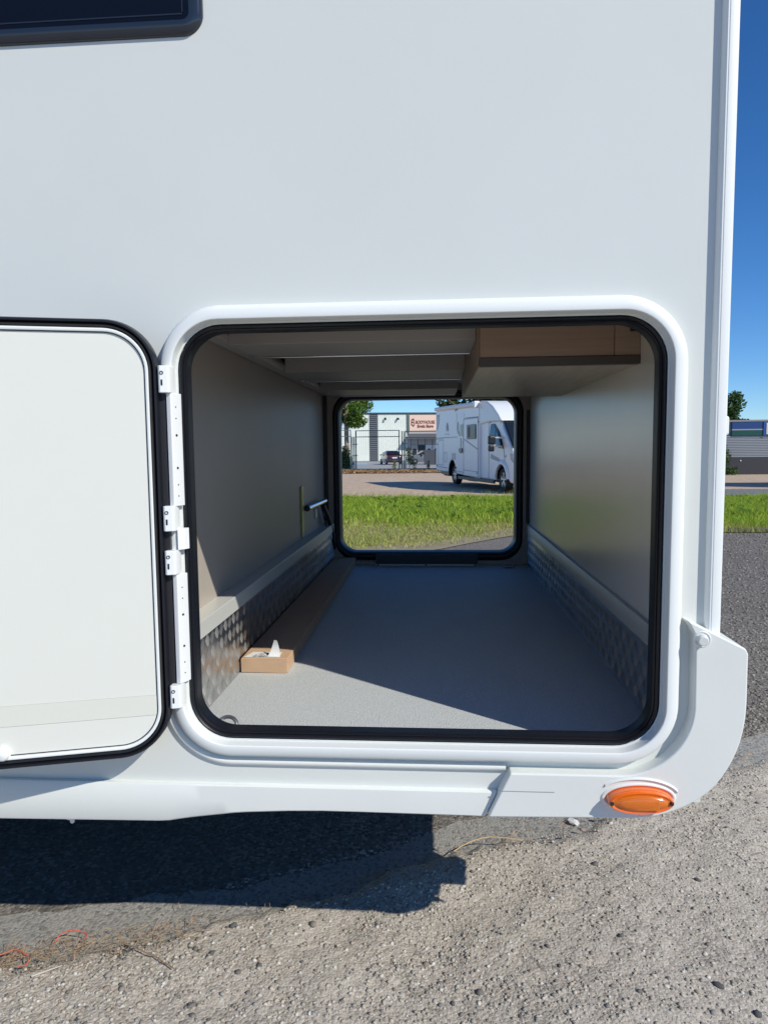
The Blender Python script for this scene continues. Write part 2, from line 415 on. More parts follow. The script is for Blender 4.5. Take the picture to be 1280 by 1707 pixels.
# fine gravel
N = 34000
px = rng.uniform(-1.35, 1.75, N); py = -.55 + rng.random(N) * (edge_y(px) + .50)
cl = vnoise(px + 9, py + 9, 4, 21) * .6 + vnoise(px + 9, py + 9, 12, 22) * .4
keep = rng.random(N) < np.clip(cl * 1.9 - .25, .12, 1); px, py = px[keep], py[keep]; N = len(px)
S = .0014 + .0042 * rng.random(N) ** 3.0
scatter('loose_gravel', M['stones'], rocks, np.stack([px, py, .012 + hgt(px, py) + S * .12], 1), S, rng.uniform(0, 6.3, N), squash=np.stack([rng.uniform(.8, 1.5, N), np.ones(N), np.ones(N)], 1))['kind'] = 'stuff'
# pebbles in the concrete under the body and in the asphalt edge
N = 7000
px = rng.uniform(-1.6, 1.9, N); py = edge_y(px) + rng.random(N) ** 1.2 * .2 - .03
S = .0018 + .006 * rng.random(N) ** 2.6
scatter('exposed_aggregate_gravel', M['stones'], rocks, np.stack([px, py, -.010 - S * .15], 1), S, rng.uniform(0, 6.3, N), squash=np.stack([rng.uniform(.8, 1.4, N), np.ones(N), np.ones(N) * .7], 1))['kind'] = 'stuff'
N = 15000
py = 1.25 + 7.35 * rng.random(N) ** 1.7; px = (py + 1.29) * rng.uniform(.33, .56, N); py = np.maximum(py, edge_y(px) + .14)
S = (.0022 + .0055 * rng.random(N) ** 2.2) * (1 + .16 * py)
M['chips'] = stone_mat('dark chippings', [(.20, .18, .155), (.30, .27, .23), (.12, .11, .095), (.25, .22, .185), (.38, .35, .31), (.16, .145, .12), (.22, .195, .165)])
scatter('loose_chippings_gravel', M['chips'], rocks, np.stack([px, py, np.array([gz(q_) for q_ in py]) - .010 + S * .1], 1), S, rng.uniform(0, 6.3, N))['kind'] = 'stuff'
N = 1700
px = rng.uniform(-1.3, 1.75, N); py = -.5 + rng.random(N) * (edge_y(px) + .45)
keep = rng.random(N) < np.clip(vnoise(px + 9, py + 9, 3.1, 51) * 2.2 - .6 + .25 * (px > .1) * (py < .3), .1, 1); px, py = px[keep], py[keep]; N = len(px)
S = .0028 + .0034 * rng.random(N) ** 2
scatter('coarse_gravel', M['pebbles'], rocks, np.stack([px, py, .012 + hgt(px, py) + S * .15], 1), S, rng.uniform(0, 6.3, N), squash=np.stack([rng.uniform(.9, 1.5, N), np.ones(N), np.ones(N)], 1))['kind'] = 'stuff'
# larger pebbles, one object each, children of the gravel they lie in
pm = []
for k, (V, F) in enumerate([rock_mesh(40 + i, 2 if i < 0 else 1) for i in range(8)]):
    mm = bpy.data.meshes.new('pebble'); mm.from_pydata(V.tolist(), [], F.tolist()); mm.materials.append(M['pebbles'])
    mm.polygons.foreach_set('use_smooth', [True] * len(mm.polygons)); pm.append(mm)
for i in range(290):
    x = rng.uniform(-1.15, 1.45); e = float(edge_y(x)); y = -.42 + rng.random() * (e + .40)
    if x > .1 and rng.random() < .5: y = rng.uniform(-.40, .25)
    s = .0042 + .0062 * rng.random() ** 2.6
    o = bpy.data.objects.new('pebble', pm[i % 8]); COL.objects.link(o); o.parent = gravel
    o.location = (x, y, .012 + float(hgt(np.array(x), np.array(y))) + s * .15)
    o.rotation_euler = (rng.uniform(-.3, .3), rng.uniform(-.3, .3), rng.uniform(0, 6.3)); o.scale = (s * rng.uniform(.9, 1.5), s, s * rng.uniform(.7, 1.1))

# dry grass wisps along the gravel's edge
M['straw'] = mat('dry straw', (.42, .28, .155), .9, island=.3)
M['twine'] = mat('orange baler twine', (.62, .19, .08), .7, island=.1)
def wisps(n, fx, l0, l1, wd, zoff=.012, up=.35):
    vs = []; fs = []
    for _ in range(n):
        x, y = fx(); a = random.uniform(0, 6.28); l = random.uniform(l0, l1); k = random.uniform(-1.2, 1.2)
        z = zoff + random.uniform(0, .006); dx, dy = math.cos(a), math.sin(a); px_, py_ = -dy * wd, dx * wd
        o = len(vs); lift = random.uniform(0, up) * l
        pts = []
        for t in (0, .33, .66, 1):
            aa = a + k * t
            pts.append((x + math.cos(aa) * l * t, y + math.sin(aa) * l * t, z + lift * math.sin(t * 2.6)))
        for p in pts: vs += [(p[0] - px_, p[1] - py_, p[2]), (p[0] + px_, p[1] + py_, p[2] + wd * .6)]
        for i in range(3): fs.append((o + 2 * i, o + 2 * i + 1, o + 2 * i + 3, o + 2 * i + 2))
    return MB().add(vs, fs)
def along(x0, x1, sd=.03, off=0):
    def fx():
        x = random.uniform(x0, x1); return x, float(edge_y(x)) + random.gauss(off, sd)
    return fx
cl_pts = [(random.uniform(-1.15, 1.5)) for _ in range(26)]
def clumped():
    x = random.choice(cl_pts) + random.gauss(0, .04); return x, float(edge_y(x)) + random.gauss(-.02, .022)
tag(wisps(700, clumped, .010, .04, .0005, up=.12).build('dry_grass_litter', M['straw'], recalc=False), kind='stuff')
tag(wisps(420, along(-1.1, -.55, .028, -.03), .012, .045, .0005, up=.12).build('dry_grass_tuft_litter', M['straw'], recalc=False), kind='stuff')

# ================================================================== the near motorhome
mh = tag(empty('motorhome', (-2.0, 1.16, 0), world=True), 'white motorhome in close-up with its rear garage open right through, on gravel', 'motorhome')
HOLE = (-.472, .406, .567, 1.347); HR = .082
HOLE2 = (-.502, .418, .566, 1.392)
# body
plate_hole((-5.2, .484, .462, 2.78), HOLE, HR, 0).build('side_wall', M['paint'], mh)
plate_hole((-5.2, .484, .462, 2.78), HOLE2, .1, 2.32).build('side_wall', M['paint'], mh)
MB().box(.484, .4975, .0, 2.32, .53, 2.78).build('rear_wall', M['paint'], mh, bevel=.006)
MB().box(-5.2, .502, -.002, 2.322, 2.782, 2.82).build('roof', M['paint'], mh, bevel=.01)
MB().box(-5.22, -5.202, 0, 2.32, .44, 2.78).build('front_bulkhead', M['paint'], mh)
ub = MB().box(-5.2, .46, .03, 2.29, .455, .515).build('underbody', M['underbody'], mh)
for y in (.55, 1.75): MB().box(-5.2, .3, y, y + .07, .36, .455).build('chassis_rail', M['underbody'], mh)
# aperture frame and seal
prof = [(.001, .03), (.0050, -.0215), (.0063, -.0230), (.0095, -.0236), (.0225, -.0210), (.0265, -.0180), (.0305, -.010), (.0335, -.0025), (.0355, .004)]
ring(HOLE, HR, prof, 14).build('aperture_frame', M['frame'], mh, smooth=33)
gp = [(.004, .02), (-.0003, .008), (-.0015, .0005), (-.004, -.002), (-.0066, .0005), (-.0072, .006), (-.0084, .0055), (-.0102, .0085), (-.0108, .015), (-.0106, .023), (-.0108, .0408)]
gk = ring(HOLE, HR, gp, 14).build('aperture_seal', M['rubber'], mh, smooth=60)
# moulded bead below the frame
lp = []
pr = [(.0375, .003), (.038, -.004), (.041, -.008), (.046, -.0085), (.050, -.006), (.053, .002)]
for o, y in pr:
    pts = rrect(HOLE[0] - o, HOLE[1] + o, HOLE[2] - o, HOLE[3] + o, HR + o, 14)
    sel = [p for p in pts[30:45]] + [(.128, HOLE[2] - o)]
    lp.append([(a, y, b) for a, b in sel])
MB().sweep(lp, closed=False).build('frame_bead', M['plastic'], mh, smooth=50)

# corner profile
cp = [(.4795, .006), (.4798, -.005), (.4815, -.011), (.485, -.0140), (.4872, -.0140), (.4875, -.0130), (.4883, -.0130), (.4886, -.0143), (.5010, -.0145), (.5042, -.0125), (.506, -.007), (.506, .05), (.490, .05)]
MB().poly_z(cp, .74, 2.83).build('corner_trim', M['frame'], mh, smooth=35)
for z0, z1, e in ((1.135, 1.17, .0135), (1.075, 1.11, .0085), (1.04, 1.075, .007)):
    MB().box(.4975, .506 + e, .012, .06, z0, z1).build('rear_clip', M['plastic'], mh, bevel=.005)

# bumper corner
def spline(p, n=5):
    o = []
    for i in range(len(p) - 1):
        a, b, c, e = (Vector(p[max(i - 1, 0)]), Vector(p[i]), Vector(p[i + 1]), Vector(p[min(i + 2, len(p) - 1)]))
        for k in range(n):
            t = k / n
            o.append(tuple(.5 * ((2 * b) + (c - a) * t + (2 * a - 5 * b + 4 * c - e) * t * t + (3 * b - a - 3 * c + e) * t ** 3)))
    o.append(tuple(p[-1])); return o
outer = spline([(.5605, .700), (.5605, .640), (.556, .598), (.547, .563), (.532, .528), (.510, .494), (.487, .472), (.458, .453), (.423, .438), (.390, .430), (.350, .4265), (.28, .4255)])
inner = []
for k in range(17):
    t = k / 16; a = R(-90 + 90 * t); r_ = .1255 + (.1335 - .1255) * t
    inner.append((.324 + r_ * math.cos(a), .649 + r_ * math.sin(a)))
def pull(p, k=.977): return (p[0] * k, 1.118 + (p[1] - 1.118) * k)
outl = [pull(p) for p in [(.452, .803), (.461, .800), (.556, .752), (.5605, .742)] + outer + [(.096, .422), (.120, .473)]] + [(.134, .5235)] + inner + [(.456, .782)]
MB().poly_y(outl, -.030, .075).build('bumper_corner', M['plastic'], mh, bevel=.012, seg=4)
MB().box(.20, .497, .095, .204, .428, .5125).build('shadow_step_block', M['underbody'], mh)  # hidden block, added to cast the step in the ground shadow
MB().poly_y([(.18, .45), (.38, .45), (.46, .53), (.53, .61), (.552, .735), (.504, .755), (.504, .5125), (.18, .5125)], .206, 2.15).build('rear_bumper', M['plastic'], mh, bevel=.012)
MB().box(.116, .214, -.0308, -.0285, .4888, .4902).build('bumper_crease', mat('shaded joint', (.30, .31, .32), .6), mh, bevel=.0009)
MB().lathe([(.0, .0118), (.0075, .0118), (.009, .0105), (.0095, .0), (.0095, -.003)], (.4675, -.030, .777), (-.12, -1, -.05)).build('bumper_plug', M['plastic'], mh, smooth=40)
MB().lathe([(.0125, -.0002), (.0135, .0016), (.015, .0004), (.016, -.001)], (.4675, -.030, .777), (0, -1, 0)).build('plug_rim', M['plastic'], mh, smooth=60)
# marker lamp
lc = Vector((.3635, -.030, .4835)); ta = R(1.5)
def ell(a, b, y, n=48):
    return [(lc.x + math.cos(2 * math.pi * k / n) * a * .92 * math.cos(ta) - math.sin(2 * math.pi * k / n) * b * .83 * math.sin(ta), lc.y + y,
             lc.z + math.cos(2 * math.pi * k / n) * a * .92 * math.sin(ta) + math.sin(2 * math.pi * k / n) * b * .83 * math.cos(ta)) for k in range(n)]
bz = MB().sweep([ell(.0735, .035, .002), ell(.0715, .0328, -.0018), ell(.069, .0305, -.003), ell(.066, .028, -.0025), ell(.0645, .027, -.001)]).build('marker_lamp', M['plastic'], mh, smooth=70)
lens = MB().sweep([ell(.0628, .0265, .0), ell(.0625, .0262, -.016), ell(.0612, .0252, -.0215), ell(.0585, .0232, -.0235), ell(.0545, .0200, -.0222)])
lens.build('lens_rim', M['amber_smooth'], bz, smooth=50)
dm = MB().sweep([ell(.0546, .0201, -.0221), ell(.051, .0178, -.0216), ell(.047, .0160, -.0245), ell(.034, .0115, -.0268), ell(.016, .0055, -.0278), ell(.0005, .0002, -.0280)])
dm.build('lens', M['amber'], bz, smooth=60)
MB().box(lc.x - .012, lc.x + .030, lc.y - .0272, lc.y - .0225, lc.z - .0115, lc.z + .0075).build('reflex_insert', M['amber'], bz, bevel=.002)
for sx in (-1, 1):
    MB().lathe([(0, .003), (.0030, .0028), (.0038, .001), (.0038, -.004)], (lc.x + sx * .052, lc.y - .0222, lc.z + sx * .052 * math.sin(ta)), (0, -1, 0), 14).build('lamp_screw', M['screw'], bz, smooth=50)
# eyelid over the lamp
eo = []
for k in range(25):
    t = R(18 + 128 * k / 24)
    eo.append((lc.x + .072 * math.cos(t), lc.z + .001 + .0325 * math.sin(t)))
lid = [[(a, lc.y + y, b + dz) for a, b in eo] for y, dz in ((.001, .0055), (-.0025, .004), (-.0035, .0018), (-.0015, 0), (.003, -.002))]
MB().sweep(lid, closed=False).build('lamp_eyelid', M['plastic'], bz, smooth=70)

# side skirt: the lower strip with its stepped crease and curved lower edge
def zbot(x):
    return float(np.interp(x, [-5.2, -1.4, -1.009 * .86, -.61 * .86, -.47, -.38, -.333 * .86, -.22, -.147, .15], [.392, .394, .397, .402, .4115, .4235, .429, .431, .431, .429]))
xs = [-5.2, -3, -1.5] + list(np.linspace(-1.2, .06, 60))
pf = [(0, .004), (0, -.010), (.04, -.0125), (.5, -.014), (.93, -.014), (.98, -.0115), (1.0, -.006), (1.0, .02)]
loops = []
def zt(x): return .4785
for t, y in pf:
    row = []
    for x in xs: row.append((x, y, zt(x) * (1 - t) + zbot(x) * t))
    zz = .4785 * (1 - t) + .429 * t
    row.append((.1145 + (zz - .479) * .47 - .003, y, zz))
    loops.append(row)
MB().sweep(loops, closed=False).build('side_skirt', M['plastic'], mh, smooth=40)
dv = MB().lathe([(.0, .0), (.006, .0), (.006, -.012), (.0115, -.013), (.0115, -.016), (.0045, -.017), (.0045, -.026), (.003, -.0275), (0, -.0275)], (-.735, .03, .398), (0, 0, 1), 16).build('drain_valve', M['plastic'], mh, smooth=40)

# window high on the wall
wr = (-1.30, -.404, 1.846, 2.42)
wd = ring(wr, .035, [(-.022, -.0125), (-.016, -.0122), (-.007, -.010), (-.002, -.006), (0, -.0015), (0, .002)]).build('window', M['winframe'], mh, smooth=45)
pts = rrect(wr[0] + .022, wr[1] - .022, wr[2] + .022, wr[3] - .022, .014)
MB().add([(a, -.0125, b) for a, b in pts], [tuple(range(len(pts)))]).build('pane', M['glass_dark'], wd)
MB().box(-1.27, -.438, -.0135, -.0124, 1.876, 1.8785).build('pane_seam', M['winframe'], wd, bevel=.0006)
MB().box(-.4385, -.4365, -.0135, -.0124, 1.88, 2.39).build('pane_seam', M['winframe'], wd, bevel=.0006)

# ---- garage interior
FZ = .533
GX0, GX1, GY1, GZ1 = -.559, .460, 2.28, 1.43
MB().box(GX0, GX1, .041, GY1, FZ - .02, FZ).build('garage_floor', M['vinyl'], mh)
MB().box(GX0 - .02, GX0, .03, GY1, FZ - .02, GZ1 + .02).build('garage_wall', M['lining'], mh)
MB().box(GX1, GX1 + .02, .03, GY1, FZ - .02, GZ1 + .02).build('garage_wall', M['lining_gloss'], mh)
MB().box(GX0, GX1, .03, GY1, GZ1, GZ1 + .02).build('garage_ceiling', M['ceiling'], mh)
plate_hole((GX0 - .02, GX1 + .02, FZ - .02, GZ1 + .02), (HOLE[0] + .0098, HOLE[1] - .0098, HOLE[2] + .0098, HOLE[3] - .0098), HR - .0098, .030, .0405).build('front_lining', M['lining'], mh)
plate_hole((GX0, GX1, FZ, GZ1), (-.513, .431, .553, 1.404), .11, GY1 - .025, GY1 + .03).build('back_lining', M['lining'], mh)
ring((-.48, .393, .596, 1.362), .075, [(.034, 2.262), (.033, 2.246), (.026, 2.240), (.012, 2.243), (.004, 2.252), (.0, 2.27), (0, 2.335), (.02, 2.34), (.04, 2.335)], 12).build('far_aperture_seal', M['rubber'], mh, smooth=60)
ring((-.48, .393, .596, 1.362), .075, [(.022, 2.335), (.03, 2.345), (.055, 2.34), (.06, 2.32)], 12).build('far_aperture_frame', M['frame'], mh, smooth=60)
# ceiling boards, cove and fixings
for y0, y1 in ((.46, .697), (1.115, 1.436), (1.86, 2.2)):
    b = MB().box(GX0 + .05, .098, y0, y1, 1.378, 1.4285).build('ceiling_board', M['ceiling'], mh, bevel=.002)
    MB().tube([(GX0 + .075, y1 - .004, 1.3765), (.095, y1 - .004, 1.3765)], .0042, 10).build('edge_glint_tube', M['chrome'], b, smooth=60)  # chrome tube added to catch a highlight where the board edge shines
MB().poly_y([(GX0, 1.395), (GX0 + .010, 1.384), (GX0 + .048, 1.386), (GX0 + .052, 1.40), (GX0 + .03, 1.43), (GX0, 1.43)], .042, 2.25).build('ceiling_cove', M['ceiling'], mh, bevel=.003)
for y in (.66, 1.37, 2.0):
    MB().box(GX0 + .046, GX0 + .064, y, y + .03, 1.372, 1.40).build('cove_clip', M['steel'], mh, bevel=.003)
# corner mouldings at the back
MB().box(GX0, GX0 + .018, GY1 - .045, GY1 - .026, .76, 1.384).build('corner_moulding', M['dark_panel'], mh, bevel=.004)
MB().box(GX1 - .014, GX1, GY1 - .045, GY1 - .026, .745, 1.30).build('corner_moulding', M['dark_panel'], mh, bevel=.004)
# ledges
MB().poly_y([(GX0, .716), (-.515, .707), (-.5118, .707), (-.5118, .744), (-.513, .745), (GX0, .745)], .042, 2.24).build('side_ledge', M['ledge'], mh, bevel=.001)
MB().poly_y([(GX1, .70), (.4505, .694), (.4475, .694), (.4475, .738), (.449, .74), (GX1, .74)], .042, 2.24).build('side_ledge', mat('shaded ledge angle', (.42, .40, .37), .45), mh, bevel=.001)  # right ledge: same part as the left, its shade painted in as darker colour
# tread plates with raised bars
cell = .0345
def tread_mesh(sgn):
    """one cluster of five raised bars in the plane (y, z), standing out along +x"""
    vs = []; fs = []
    for i in range(5):
        off = (i - 2) * .0054; ln = .0122 - abs(i - 2) * .0012
        o = len(vs); c, s_ = math.cos(R(45 * sgn)), math.sin(R(45 * sgn))
        for h, l, wd in ((0, ln, .0012), (.00075, ln * .85, .0006)):
            for a, b in ((-l, -wd), (l, -wd), (l, wd), (-l, wd)):
                yy, zz = a, b + off
                vs.append((h, yy * c - zz * s_, yy * s_ + zz * c))
        fs += [(o + 4, o + 5, o + 6, o + 7), (o, o + 1, o + 5, o + 4), (o + 1, o + 2, o + 6, o + 5), (o + 2, o + 3, o + 7, o + 6), (o + 3, o, o + 4, o + 7)]
    return vs, fs
tm = {}
for sg in (-1, 1):
    for side in (1, -1):
        v_, f_ = tread_mesh(sg); me = bpy.data.meshes.new('tread_bars')
        me.from_pydata([(side * a, b, c) for a, b, c in v_], [], [tuple(reversed(f)) if side < 0 else f for f in f_]); me.materials.append(M['alu']); tm[sg, side] = me
def kick_plate(x, side, z1, single):
    k = MB().box(min(x, x - side * .004), max(x, x - side * .004), .057, 2.245, FZ + .0008, z1).build('kick_plate', M['alu'], mh)
    rest = MB(); nz = int((z1 - FZ) / cell)
    z0 = FZ + ((z1 - FZ) - nz * cell) / 2 + cell / 2
    for i in range(int(2.18 / cell)):
        y = .057 + cell * (i + .5)
        for j in range(nz):
            sg = 1 if (i + j) % 2 else -1; z = z0 + j * cell
            if i < single:
                o = bpy.data.objects.new('tread_bars', tm[sg, side]); COL.objects.link(o); o.parent = k
                r = ORG['motorhome']; o.location = (x + side * .0002 - r[0], y - r[1], z - r[2])
            else:
                v_, f_ = tread_mesh(sg); rest.add([(x + side * (.0002 + a), y + b, z + c) for a, b, c in v_], f_)
    tag(rest.build('tread_pattern', M['alu'], k), kind='stuff')
    return k
kick_plate(-.5165, 1, .7075, 34)
kick_plate(.4515, -1, .6945, 24)
# overhead locker
lk = MB().box(.102, .4595, .384, 1.38, 1.305, 1.4295).build('overhead_locker', M['wood_pale'], mh, bevel=.001)
MB().box(.102, .402, .364, .3835, 1.323, 1.4295).build('locker_front', M['wood'], lk, bevel=.0012)
MB().box(.4035, .4595, .364, .3835, 1.323, 1.4295).build('locker_front', M['wood'], lk, bevel=.0012)
MB().box(.1, .4595, .361, .3835, 1.303, 1.3222).build('edge_strip', M['wood_edge'], lk, bevel=.001)
MB().box(.0985, .1015, .384, 1.38, 1.3035, 1.4295).build('locker_side', M['wood'], lk)
MB().box(.438, .4585, .356, .3635, 1.375, 1.378).add(*[[(.436, .356, 1.375), (.4385, .356, 1.375), (.4385, .3635, 1.375), (.436, .3635, 1.375), (.436, .356, 1.41), (.4385, .356, 1.41), (.4385, .3635, 1.41), (.436, .3635, 1.41)], [(0, 3, 2, 1), (4, 5, 6, 7), (0, 1, 5, 4), (1, 2, 6, 5), (2, 3, 7, 6), (3, 0, 4, 7)]]).build('locker_bracket', M['black'], lk)
# sill plate at the far opening
sp = MB().poly_y([(-.302, .541), (.207, .541), (.207, .592), (-.302, .592)], 2.216, 2.222).build('sill_plate', M['dark_panel'], mh, bevel=.001)
MB().box(-.302, .207, 2.206, 2.2155, .5345, .542).build('metal_strip', M['steel'], sp, bevel=.001)
for x in (-.29, -.05, .195): MB().lathe([(0, .002), (.004, .0015), (.005, 0)], (x, 2.2055, .538), (0, -1, 0), 10).build('strip_screw', M['screw'], sp)
# tie-down rings
def tie_ring(x, y, rr, th):
    pts = [(x + math.cos(R(a)) * rr, y + math.sin(R(a)) * rr * .6, FZ + .006 + max(0, math.sin(R(a))) * rr * .75) for a in range(0, 361, 15)]
    o = MB().tube(pts, th, 8, cap=False).build('tie_ring', M['steel'], mh, smooth=70)
    MB().box(x - rr * .5, x + rr * .5, y - .012, y + .002, FZ, FZ + .005).build('ring_base', M['steel'], o, bevel=.002)
tie_ring(-.440, .125, .021, .0042)
tie_ring(.355, 2.16, .022, .004)
# upright strip, strut and pipe handle on the left wall by the far door
MB().box(GX0, GX0 + .007, 1.60, 1.642, .752, .966).build('wall_strip', mat('metal strip with painted reflection', (.55, .49, .20), .25), mh, bevel=.002)  # reflective strip; the yellow it mirrors is painted into its colour
hd = MB().tube([(-.545, 1.68, .868), (-.530, 2.06, .872)], .0125, 12).build('pipe_handle', M['chrome'], mh, smooth=50)
MB().lathe([(0, .008), (.013, .008), (.0135, 0)], (-.545, 1.68, .868), (0, -1, 0), 14).build('pipe_cap', M['black'], hd, smooth=50)
st = MB().tube([(-.535, 2.03, .855), (-.525, 2.12, .79), (-.515, 2.2, .70), (-.513, 2.235, .62)], .0105, 10).build('gas_strut', M['black'], mh, smooth=50)
MB().tube([(-.540, 2.0, .86), (-.530, 2.1, .74), (-.512, 2.18, .655), (-.508, 2.21, .63)], .003, 6).build('strut_cable', M['black'], st)
MB().box(GX0, GX0 + .006, 1.93, 1.99, .80, .845).build('wall_plate', M['steel'], mh, bevel=.002)

# ---- the open garage door
HX, HY, DA = -.4965, -.033, R(16)
def dxf(p):
    """door space: x = distance from hinge, y = outwards from the inner face (towards the camera), z"""
    return Vector((HX - p.x * math.cos(DA) + p.y * math.sin(DA), HY - p.x * math.sin(DA) - p.y * math.cos(DA), p.z))
DR = (.016, .885, .567, 1.335); DRR = .075
def dring(prof, n=14):
    x0, x1, z0, z1 = DR
    return MB().sweep([[(a, y, b) for a, b in rrect(x0 - o, x1 + o, z0 - o, z1 + o, max(.004, DRR + o), n)] for o, y in prof])
shell = dring([(-.004, .0), (.016, -.002), (.018, -.014), (.016, -.026), (.008, -.031)])
shell_o = shell.build('garage_door', M['rim'], mh, smooth=40, xf=dxf)
pts = rrect(DR[0] - .008, DR[1] + .008, DR[2] - .008, DR[3] + .008, DRR + .008, 14)
MB().add([(a, -.031, b) for a, b in pts], [tuple(range(len(pts)))]).build('outer_skin', M['paint'], shell_o, xf=dxf)
dring([(-.0005, .001), (.0, .006), (.004, .011), (.0065, .006), (.009, .013), (.0125, .013), (.0145, .007), (.016, -.001)]).build('door_seal', M['rubber'], shell_o, smooth=60, xf=dxf)
dring([(-.0065, .0), (-.0062, .0065), (-.0035, .008), (-.0008, .007), (-.0005, .0)]).build('door_trim', M['frame'], shell_o, smooth=50, xf=dxf)
dring([(-.0085, .0), (-.0085, .0022), (-.0065, .0022)]).build('trim_shadow_gap', M['rim'], shell_o, xf=dxf)
ii = -.0085
def dclip(z0, z1, y):
    """part of the rounded inner panel between two heights"""
    pts = rrect(DR[0] - ii, DR[1] + ii, DR[2] - ii, DR[3] + ii, DRR + ii, 14)
    out = []
    n = len(pts)
    for i in range(n):
        a, b = pts[i], pts[(i + 1) % n]
        if z0 <= a[1] <= z1: out.append(a)
        for zc in (z0, z1):
            if (a[1] - zc) * (b[1] - zc) < 0:
                t = (zc - a[1]) / (b[1] - a[1]); out.append((a[0] + t * (b[0] - a[0]), zc))
    m = len(out)
    return MB().add([(a, y, b) for a, b in out] + [(a, -.004, b) for a, b in out], [tuple(range(m))] + [(i, i + m, (i + 1) % m + m, (i + 1) % m) for i in range(m)])
dclip(.6655, 1.4, .002).build('inner_panel', M['cream'], shell_o, xf=dxf)
dclip(.6275, .6652, .0026).build('panel_band', M['cream_band'], shell_o, xf=dxf)
dclip(.5, .6268, .002).build('inner_panel', M['cream'], shell_o, xf=dxf)
MB().lathe([(0, .012), (.009, .0115), (.013, .008), (.014, .0), (.014, -.002)], dxf(Vector((.292, .002, .580))), (math.sin(DA), -math.cos(DA), 0), 20).build('latch_knob', M['frame'], shell_o, smooth=60)
# hinge
HM = mat('white hinge paint', (.80, .81, .80), .4, bump=.05, bscale=400)
def rail(z0, z1):
    pf_ = [(-.4860, -.006), (-.4862, -.026), (-.4845, -.031), (-.4765, -.033), (-.4745, -.032), (-.4675, -.016), (-.4655, -.006)]
    o = MB().poly_z(pf_, z0, z1).build('hinge_rail', HM, mh, bevel=.0012)
    L_ = z1 - z0
    for f, r in ((.12, .0013), (.22, .0013), (.37, .0026), (.66, .0026), (.81, .0013), (.91, .0013)):
        MB().lathe([(0, .0012), (r * .8, .001), (r, -.001)], (-.4706, -.0232, z0 + (1 - f) * L_), (.916, -.40, 0), 10).build('hinge_screw', M['screw'], o)
    return o
rail(1.017, 1.222); rail(.684, .890)
for z0, z1 in ((1.222, 1.270), (.972, 1.018), (.8915, .936), (.640, .6835)):
    o = MB().poly_z([(-.4935, -.026), (-.4935, -.0435), (-.4895, -.0455), (-.4765, -.0415), (-.4735, -.036), (-.4745, -.012)], z0, z1).build('hinge_bracket', HM, mh, bevel=.0014)
    zc = z0 + (z1 - z0) * .5
    MB().lathe([(.002, .0008), (.0034, .0006), (.0034, -.001)], (-.4865, -.0448, zc + .011), (.2, -1, 0), 12).build('bracket_hole', M['screw'], o)
    MB().box(-.488, -.485, -.0455, -.0445, zc - .011, zc - .001).build('bracket_slot', M['black'], o)
MB().box(-.497, -.487, -.030, -.012, .646, 1.262).build('hinge_core', M['rim'], mh)
MB().poly_z([(-.4735, -.028), (-.4640, -.017), (-.4600, -.006), (-.476, -.006)], .936, .975).build('hinge_link', HM, mh)

# wheels under the far-off part of the body
def wheel_parts(parent, x, y, r, wdt, side, alloy, tyre, rimm):
    t = MB().lathe([(r * .62, -wdt * .42), (r * .9, -wdt / 2), (r * .985, -wdt * .36), (r, 0), (r * .985, wdt * .36), (r * .9, wdt / 2), (r * .62, wdt * .42)], (x, y, r), (0, 1, 0), 28).build('wheel', tyre, parent, smooth=40)
    f = side * wdt * .40
    MB().lathe([(0, f * .6), (r * .6, f * .6), (r * .655, f), (r * .66, f * .2)], (x, y, r), (0, 1, 0), 28).build('wheel_well_disc', M['black'], t, smooth=40)
    rm = MB().lathe([(r * .625, f * .9), (r * .64, f * 1.03), (r * .665, f)], (x, y, r), (0, 1, 0), 28)
    for k in range(5):
        a = 2 * math.pi * k / 5 + .3
        for da in (-.20, .20):
            ca, sa = math.cos(a + da * .35), math.sin(a + da * .35); cb, sb = math.cos(a + da), math.sin(a + da)
            p0 = Vector((x + ca * r * .12, y + f * .95, r + sa * r * .12)); p1 = Vector((x + cb * r * .62, y + f * 1.02, r + sb * r * .62))
            tn = Vector((-sb, 0, cb)) * r * .034
            dn = Vector((0, -f * .3, 0))
            rm.add([p0 - tn, p0 + tn, p1 + tn * 1.25, p1 - tn * 1.25, p0 - tn + dn, p0 + tn + dn, p1 + tn + dn, p1 - tn + dn], [(0, 1, 2, 3), (0, 4, 5, 1), (1, 5, 6, 2), (2, 6, 7, 3), (3, 7, 4, 0)])
    rm.lathe([(0, f * 1.02), (r * .1, f), (r * .15, f * .85)], (x, y, r), (0, 1, 0), 14)
    rm.build('rim', rimm, t, smooth=40)
    return t
M['tyre'] = mat('tyre rubber', (.015, .015, .016), .75, bump=.1, bscale=80)
M['alloy'] = mat('bright alloy', (.72, .72, .73), .28, metal=.7)
wheel_parts(mh, -2.1, .22, .34, .22, -1, 1, M['tyre'], M['alloy']); wheel_parts(mh, -2.1, 2.08, .34, .22, 1, 1, M['tyre'], M['alloy'])

